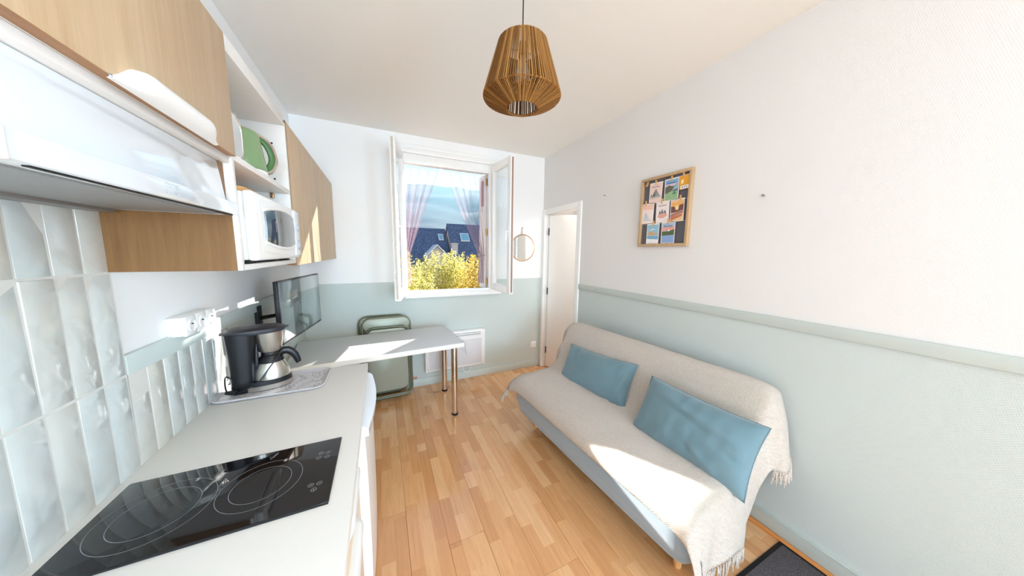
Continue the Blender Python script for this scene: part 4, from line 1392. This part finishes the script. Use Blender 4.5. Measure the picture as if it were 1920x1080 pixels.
def cushion(label, c, W, H, T, roll, lean, seed, crease):
    ex = Vector((math.sin(SR), -math.cos(SR), 0))
    ey = Vector((math.cos(SR) * math.cos(lean), math.sin(SR) * math.cos(lean), math.sin(lean)))
    ez = ex.cross(ey)
    m = Matrix.Translation(c) @ Matrix((ex, ey, ez)).transposed().to_4x4() @ Matrix.Rotation(roll, 4, 'Z')
    N, K = 44, 28
    t = thing('cushion', label, 'cushion', c, 0.0, 'blue velvet cushions on the sofa')

    def side(sg):
        rws = []
        for i in range(N + 1):
            a = -1 + 2 * i / N
            row = []
            for j in range(K + 1):
                b = -1 + 2 * j / K
                pin = 1 - 0.045 * (1 - b * b) * abs(a) ** 3 * 1.2
                pin2 = 1 - 0.08 * (1 - a * a) * abs(b) ** 3
                x, y = a * W / 2 * pin, b * H / 2 * pin2
                h = T / 2 * ((1 - abs(a) ** 3.2) * (1 - abs(b) ** 2.6)) ** 0.55
                w = noise.noise(Vector((x * 9 + seed, y * 14, seed * 3.1))) * 0.007 + noise.noise(Vector((x * 25 + seed, y * 9, 2))) * 0.005
                for (px, py, ang, amp, wd, ln_) in crease:
                    dx, dy = x - px, y - py
                    q = -dx * math.sin(ang) + dy * math.cos(ang)
                    r_ = dx * math.cos(ang) + dy * math.sin(ang)
                    w += amp * math.exp(-(q / wd) ** 2) * math.exp(-(r_ / ln_) ** 2)
                row.append((x, y, sg * (h + w * min(1, h / 0.03)) if h > 0 else 0.0))
            rws.append(row if sg > 0 else row[::-1])
        return rws
    b = MB().grid(side(1), mat=m).grid(side(-1), mat=m)
    bmesh.ops.remove_doubles(b.bm, verts=b.bm.verts, dist=1e-4)
    part('cover', b, M_CUSH, t, sharp=180)
    # seam round the edge
    loop = []
    for i in range(60):
        a = i / 15
        q = int(a)
        f = (a - q) * 2 - 1
        a_, b_ = ((f, -1), (1, f), (-f, 1), (-1, -f))[q]
        pin = 1 - 0.045 * (1 - b_ * b_) * abs(a_) ** 3 * 1.2
        pin2 = 1 - 0.08 * (1 - a_ * a_) * abs(b_) ** 3
        loop.append((a_ * W / 2 * pin, b_ * H / 2 * pin2, 0))
    part('seam', MB().tube(loop, 0.0028, 6, closed=True, mat=m), M_CUSH, t)
    return t


cushion('blue velvet cushion at the door end of the sofa', Vector((1.545, 1.72, 0.580)), 0.70, 0.34, 0.175, R(4), R(64), 1.7,
        [(-0.2, 0.12, R(-60), -0.027, 0.02, 0.06), (0.30, 0.0, R(70), 0.020, 0.02, 0.14), (0.24, -0.12, R(35), -0.020, 0.015, 0.07)])
cushion('blue velvet cushion with deep creases at the near end of the sofa', Vector((1.530, 0.915, 0.590)), 0.62, 0.36, 0.195, R(-1), R(62), 5.2,
        [(-0.02, 0.08, R(-8), 0.013, 0.016, 0.20), (0.0, 0.045, R(-10), -0.008, 0.014, 0.2), (0.22, -0.03, R(-20), -0.008, 0.014, 0.1), (0.14, -0.12, R(-30), 0.010, 0.016, 0.12), (-0.2, 0.11, R(10), -0.008, 0.014, 0.10)])

mt2 = thing('door_mat', 'dark grey flecked door mat with a black edge on the laminate floor', 'mat', (1.62, 0.18, 0.0))
mm = NT('mat_pile')
v = mm.obj()
mm.set(color=mm.ramp(mm.noise(v, 330, 3, 0.7), [(0.30, lin(56, 54, 60)), (0.5, lin(96, 92, 98)), (0.66, lin(150, 144, 148))]), rough=0.98, spec=0.1)
mm.bump(mm.noise(v, 420, 2), 0.9, 0.006)
part('rubber_edge', MB().prism(rrect(1.312, 1.918, -0.26, 0.617, 0.008, 3), 0.0004, 0.005, 0.001), M_BLACKM, mt2)
part('pile', MB().prism(rrect(1.332, 1.898, -0.24, 0.597, 0.006, 3), 0.005, 0.0095, 0.001), mm.m, mt2)

# ------------------------------------------------------------------ voile curtains, shutter
def curtain(label, x_top, tie, tail, path, folds, seed):
    """gathered at a tie: path(t) blends the head into the tie"""
    t = thing('curtain', label, 'curtain', ((x_top[0] + x_top[1]) / 2, 3.37, 2.497), 0, 'voile curtains tied back in the window')
    rows = []
    NSG, NT_ = 40, 72
    for i in range(NSG + 1):
        s = i / NSG
        row = []
        for j in range(NT_ + 1):
            a = j / NT_
            xt = x_top[0] + (x_top[1] - x_top[0]) * a
            if s <= 0.72:
                k = s / 0.72
                e = k ** path
                xg = tie[0] + (tie[1] - tie[0]) * a
                x = xt + (xg - xt) * e
                z = 2.497 + (tie[2] - 2.497) * k
            else:
                k = (s - 0.72) / 0.28
                x = tie[0] + (tie[1] - tie[0]) * a + ((tail[0] + (tail[1] - tail[0]) * a) - (tie[0] + (tie[1] - tie[0]) * a)) * k
                z = tie[2] + (tail[2] - tie[2]) * k
            gath = min(1.0, s / 0.72)
            y = 3.372 + (0.012 + 0.016 * math.sin(gath * PI * 0.5)) * math.sin(2 * PI * folds * a + seed + 1.2 * math.sin(s * 3 + seed)) + 0.006 * math.sin(2 * PI * folds * 2.3 * a + s * 4)
            row.append((x + 0.004 * math.sin(9 * s + 20 * a), y, z))
        rows.append(row)
    part('voile', MB().grid(rows), M_VOILE, t, sharp=180)
    tp = Vector(((tie[0] + tie[1]) / 2, 3.372, tie[2]))
    wd = abs(tie[1] - tie[0]) / 2 + 0.012
    part('tie_band', MB().tube([(tp.x + wd * math.cos(2 * PI * k / 20), tp.y + 0.040 * math.sin(2 * PI * k / 20), tp.z + 0.01 * math.cos(2 * PI * k / 20)) for k in range(20)], 0.004, 6, closed=True), M_VOILE, t)
    return t


curtain('pale pink voile curtain tied back on the side of the folding chairs', (0.262, 0.640), (0.248, 0.290, 1.50), (0.250, 0.310, 1.18), 1.05, 4.0, 0.4)
curtain('pale pink voile curtain tied back on the mirror side of the window', (1.150, 0.655), (1.165, 1.105, 1.50), (1.170, 1.085, 1.16), 0.95, 5.0, 2.0)
single('curtain_wire', MB().tube([(WX0, 3.372, 2.497), (WX1, 3.372, 2.497)], 0.0028, 6), M_PVC, (0.72, 3.372, 2.497), 'thin white wire carrying the voile curtains across the window head', 'curtain wire')

shu = thing('shutter', 'folded white wooden shutter with a pink top panel outside the window', 'shutter', (1.20, 3.50, 1.09))
SM = Matrix.Translation((1.212, 3.42, 0)) @ Matrix.Rotation(R(96), 4, 'Z')
M_SHU = plain('shutter_paint', lin(236, 228, 222), 0.5, var=0.05)
M_SHP = plain('pink_shutter_paint', lin(178, 128, 140), 0.5, var=0.08)
b = MB()
SW = 0.175
for (a, c, e, g) in ((0, 0.04, 1.092, 2.49), (SW - 0.04, SW, 1.092, 2.49), (0.04, SW - 0.04, 2.43, 2.49), (0.04, SW - 0.04, 2.06, 2.12), (0.04, SW - 0.04, 1.53, 1.60), (0.04, SW - 0.04, 1.092, 1.17)):
    b.box(a, c, -0.015, 0.015, e, g, 0.002, mat=SM)
part('frame', b, M_SHU, shu)
part('panel', MB().box(0.04, SW - 0.04, -0.006, 0.006, 2.12, 2.43, mat=SM), M_SHP, shu, 'faded pink upper panel')
part('panel', MB().box(0.04, SW - 0.04, -0.006, 0.006, 1.60, 2.06, mat=SM), M_SHU, shu)
part('panel', MB().box(0.04, SW - 0.04, -0.006, 0.006, 1.17, 1.53, mat=SM), M_SHU, shu)
hb = MB()
for zz in (1.18, 1.80, 2.40):
    hb.tube([(-0.012, 0.0, zz - 0.04), (-0.012, 0.0, zz + 0.04)], 0.010, 8, mat=SM)
part('hinge', hb, M_BRASS, shu)

# ------------------------------------------------------------------ outside: trees, houses, mountains
GZ = -7.0
struct('ground', MB().box(-300, 700, 4.5, 520, GZ - 0.5, GZ), plain('street_ground', lin(128, 124, 112), 0.9, var=0.15, scale=0.3))


def leaf_mat(name, c1, c2, c3):
    t = NT(name)
    rnd = t.n('NewGeometry').outputs['Random Per Island']
    col = t.ramp(rnd, [(0.0, c1), (0.5, c2), (1.0, c3)])
    df = t.n('BsdfDiffuse', ins={0: col}).outputs[0]
    tl = t.n('BsdfTranslucent', ins={0: col}).outputs[0]
    t.l(t.n('MixShader', ins={0: 0.65, 1: df, 2: tl}).outputs[0], t.out.inputs[0])
    return t.m


M_LEAF = leaf_mat('yellow_green_leaves', lin(150, 152, 70), lin(226, 214, 122), lin(250, 242, 190))
M_LEAF2 = leaf_mat('golden_leaves', lin(176, 156, 60), lin(236, 206, 96), lin(250, 234, 160))
M_LEAF3 = leaf_mat('green_leaves', lin(86, 112, 54), lin(160, 168, 84), lin(230, 220, 130))
M_BARK = plain('bark', lin(110, 96, 80), 0.9, var=0.2, scale=6, bump=0.5)


def tree(label, x, y, top, rad, mat, seed, nsh=46, per=120):
    per = int(per * 2.3)
    g = np.random.default_rng(seed)
    t = thing('street_tree', label, 'tree', (x, y, GZ), 0, 'trees outside the window')
    cen, siz = [], []
    for k in range(nsh):
        a = g.uniform(0, 2 * PI)
        r = rad * math.sqrt(g.uniform(0, 1))
        tip = top - 0.9 * (r / rad) ** 2 - g.uniform(0.0, 0.75)
        bx, by = r * math.cos(a), r * math.sin(a)
        ln = g.uniform(2.2, 3.4)
        u = g.uniform(0, 1, per) ** 0.8
        sp = 0.05 + 0.50 * u
        cen.append(np.stack([bx + g.normal(0, 1, per) * sp * 0.62, by + g.normal(0, 1, per) * sp * 0.62, tip - u * ln - GZ], 1))
    cen = np.concatenate(cen)
    n = len(cen)
    u = g.normal(0, 1, (n, 3)); u /= np.linalg.norm(u, axis=1)[:, None]
    w = g.normal(0, 1, (n, 3)); w -= u * (u * w).sum(1)[:, None]; w /= np.linalg.norm(w, axis=1)[:, None]
    s = g.uniform(0.032, 0.055, n)[:, None]
    vs = np.concatenate([cen - u * s, cen + w * s * 0.6, cen + u * s, cen - w * s * 0.6], 1).reshape(-1, 3)
    fs = np.arange(n * 4).reshape(-1, 4)
    me = bpy.data.meshes.new('foliage')
    me.from_pydata(vs.tolist(), [], fs.tolist())
    me.materials.append(mat)
    o = link('foliage', me)
    o.parent = t
    o['kind'] = 'stuff'
    b = MB().tube([(0, 0, 0), (0.05, 0, 2.5), (0, 0.05, 4.5), (0.05, 0, 6.4)], [0.22, 0.17, 0.12, 0.05], 10)
    part('trunk', b, M_BARK, t, local=True)
    br = MB()
    for k in range(7):
        a = 2 * PI * k / 7
        br.tube([(0, 0, 3.2 + 0.2 * k), (0.5 * rad * math.cos(a), 0.5 * rad * math.sin(a), 4.8 + 0.2 * k), (0.75 * rad * math.cos(a), 0.75 * rad * math.sin(a), 6.6)], [0.07, 0.05, 0.02], 6)
    part('branches', br, M_BARK, t, local=True)


tree('yellow-green tree straight outside the window, below the dormer gable', 3.25, 15.9, 1.95, 1.6, M_LEAF, 1, 60, 150)
tree('pale yellow tree outside the window beside the tied left curtain', 0.80, 12.6, 1.72, 1.35, M_LEAF, 2, 56, 150)
tree('golden autumn tree outside the window in front of the taller slate roof', 4.55, 12.5, 1.95, 1.45, M_LEAF2, 3, 60, 150)
tree('darker green tree outside the window close behind the shutter', 7.1, 15.2, 1.45, 1.4, M_LEAF3, 4, 50, 130)
tree('yellow tree outside, hidden behind the open casement from the room', -1.9, 15.4, 1.7, 1.4, M_LEAF, 5, 40, 110)
tree('green tree outside, past the mirror side of the window', 10.2, 12.4, 1.6, 1.5, M_LEAF3, 6, 40, 110)


def slate_mat():
    t = NT('slate_roof')
    v = t.obj()
    br = t.n('TexBrick', ins={'Vector': t.n('Mapping', ins={0: t.n('TexCoord').outputs['Object'], 3: (1, 1, 1.25)}).outputs[0], 'Color1': lin(84, 96, 124), 'Color2': lin(112, 124, 150), 'Mortar': lin(44, 50, 70), 'Scale': 2.2, 'Mortar Size': 0.02, 'Brick Width': 0.5, 'Row Height': 0.35})
    sp = t.noise(v, 5, 4, 0.7)
    t.set(color=t.mix(t.ramp(sp, [(0.52, (0, 0, 0, 1)), (0.68, (1, 1, 1, 1))]), br.outputs[0], lin(140, 150, 176)), rough=0.4)
    t.bump(br.outputs[1], 0.3, 0.03)
    return t.m


M_SLATE = slate_mat()
M_RENDER = plain('pale_render', lin(226, 206, 198), 0.85, var=0.05, scale=1.2)
M_SKYL = plain('skylight_glass', lin(150, 200, 214), 0.08, coat=0.5)


def house(label, x0, x1, zr, yr, ze, depth, rz=0.0):
    """ridge at (yr, zr) along x, eaves towards the room at yr-depth"""
    t = thing('house', label, 'house', ((x0 + x1) / 2, yr, GZ), rz)
    part('walls', MB().box(x0, x1, yr - depth + 0.4, yr + depth - 0.4, GZ, ze).prism([(yr - depth + 0.4, ze), (yr + depth - 0.4, ze), (yr, zr - 0.25)], x0, x0 + 0.3, mat=Matrix(((0, 0, 1, 0), (1, 0, 0, 0), (0, 1, 0, 0), (0, 0, 0, 1)))).prism([(yr - depth + 0.4, ze), (yr + depth - 0.4, ze), (yr, zr - 0.25)], x1 - 0.3, x1, mat=Matrix(((0, 0, 1, 0), (1, 0, 0, 0), (0, 1, 0, 0), (0, 0, 0, 1)))), M_RENDER, t)
    th = 0.22
    for sg in (-1, 1):
        ye = yr + sg * depth
        part('roof_slope', MB().hexa([(x0 - 0.2, ye, ze), (x1 + 0.2, ye, ze), (x1 + 0.2, yr, zr), (x0 - 0.2, yr, zr), (x0 - 0.2, ye, ze + th), (x1 + 0.2, ye, ze + th), (x1 + 0.2, yr, zr + th), (x0 - 0.2, yr, zr + th)]), M_SLATE, t)
    return t


def skylight(t, x, z, w, h, zr, yr, ze, depth):
    k = depth / (zr - ze)
    y = lambda zz: yr - (zr - zz) * k
    o = 0.26
    sk_ = part('skylight', MB().hexa([(x - w / 2, y(z - h / 2) - 0.10, z - h / 2 + o), (x + w / 2, y(z - h / 2) - 0.10, z - h / 2 + o), (x + w / 2, y(z + h / 2) - 0.10, z + h / 2 + o), (x - w / 2, y(z + h / 2) - 0.10, z + h / 2 + o),
                               (x - w / 2, y(z - h / 2) - 0.18, z - h / 2 + o + 0.08), (x + w / 2, y(z - h / 2) - 0.18, z - h / 2 + o + 0.08), (x + w / 2, y(z + h / 2) - 0.18, z + h / 2 + o + 0.08), (x - w / 2, y(z + h / 2) - 0.18, z + h / 2 + o + 0.08)]), M_PVC, t)
    i = 0.12
    part('pane', MB().hexa([(x - w / 2 + i, y(z - h / 2 + i) - 0.18, z - h / 2 + i + o + 0.08), (x + w / 2 - i, y(z - h / 2 + i) - 0.18, z - h / 2 + i + o + 0.08), (x + w / 2 - i, y(z + h / 2 - i) - 0.18, z + h / 2 - i + o + 0.08), (x - w / 2 + i, y(z + h / 2 - i) - 0.18, z + h / 2 - i + o + 0.08),
                            (x - w / 2 + i, y(z - h / 2 + i) - 0.2, z - h / 2 + i + o + 0.1), (x + w / 2 - i, y(z - h / 2 + i) - 0.2, z - h / 2 + i + o + 0.1), (x + w / 2 - i, y(z + h / 2 - i) - 0.2, z + h / 2 - i + o + 0.1), (x - w / 2 + i, y(z + h / 2 - i) - 0.2, z + h / 2 - i + o + 0.1)]), M_SKYL, sk_)


A_ = (5.05, 48.0, -1.4, 5.2)
ha = house('lower slate-roofed house with a white dormer gable beyond the trees', 1.5, 9.6, *A_)
skylight(ha, 8.85, 3.55, 0.8, 1.0, *A_)
dm = part('dormer', MB().prism([(6.15, -0.6), (8.75, -0.6), (8.75, 1.0), (7.45, 2.25), (6.15, 1.0)], 42.3, 46.0, mat=Matrix(((1, 0, 0, 0), (0, 0, 1, 0), (0, 1, 0, 0), (0, 0, 0, 1)))), M_RENDER, ha, 'pale pink dormer gable')
part('dormer_roof', MB().hexa([(5.8, 42.0, 0.75), (7.45, 42.0, 2.35), (7.45, 46, 2.35), (5.8, 46, 0.75), (5.8, 42.0, 0.98), (7.45, 42.0, 2.58), (7.45, 46, 2.58), (5.8, 46, 0.98)]).hexa([(7.45, 42.0, 2.35), (9.1, 42.0, 0.75), (9.1, 46, 0.75), (7.45, 46, 2.35), (7.45, 42.0, 2.58), (9.1, 42.0, 0.98), (9.1, 46, 0.98), (7.45, 46, 2.58)]), M_PVC, dm, 'white barge boards')
B_ = (5.85, 47.0, -2.0, 6.0)
hb_ = house('taller slate-roofed house with one big skylight beyond the golden tree', 10.05, 19.5, *B_)
skylight(hb_, 12.35, 3.55, 1.4, 1.3, *B_)
part('chimney', MB().box(9.85, 10.75, 43.2, 44.0, -4, 2.6, 0.02).box(9.82, 10.78, 43.1, 44.1, 2.6, 2.85, 0.02), M_RENDER, hb_, 'rendered chimney stack')
house('slate-roofed house partly hidden by the tied left curtain', -9.0, 0.6, 4.2, 52.0, -1.5, 5.5)

# the mountain range
rows = []
for i in range(36):
    t = i / 35
    y = 420 + 1150 * t
    row = []
    for j in range(80):
        x = -1700 + 4600 * j / 79
        rg = 335 + 0.05 * (x - 120) + 26 * noise.noise(Vector((x / 300, 3.1, 0))) + 14 * noise.noise(Vector((x / 90, 7.7, 0)))
        h = GZ + (rg - GZ) * (t ** 1.25) + 34 * math.sin(PI * t) * noise.noise(Vector((x / 170, y / 170, 5)))
        row.append((x, y, h))
    rows.append(row)
mtn = link('mountain', mesh_of('mountain', MB().grid(rows), plain('wooded_slope', lin(64, 100, 116), 0.95, var=0.25, scale=0.02)))
mtn['kind'] = 'structure'
# valley haze between the town and the mountain
hz = bpy.data.materials.new('valley_haze')
hz.use_nodes = True
hz.node_tree.nodes.clear()
ho = hz.node_tree.nodes.new('ShaderNodeOutputMaterial')
vs_ = hz.node_tree.nodes.new('ShaderNodeVolumeScatter')
vs_.inputs['Color'].default_value = (0.35, 0.78, 1.0, 1)
vs_.inputs['Density'].default_value = 0.00042
vs_.inputs['Anisotropy'].default_value = 0.3
hz.node_tree.links.new(vs_.outputs[0], ho.inputs['Volume'])
haze = link('haze', mesh_of('haze', MB().box(-1600, 2800, 440, 1560, GZ + 0.5, 300), hz))
haze['kind'] = 'stuff'
haze['label'] = 'pale blue haze lying in the valley before the mountain'
haze['category'] = 'haze'
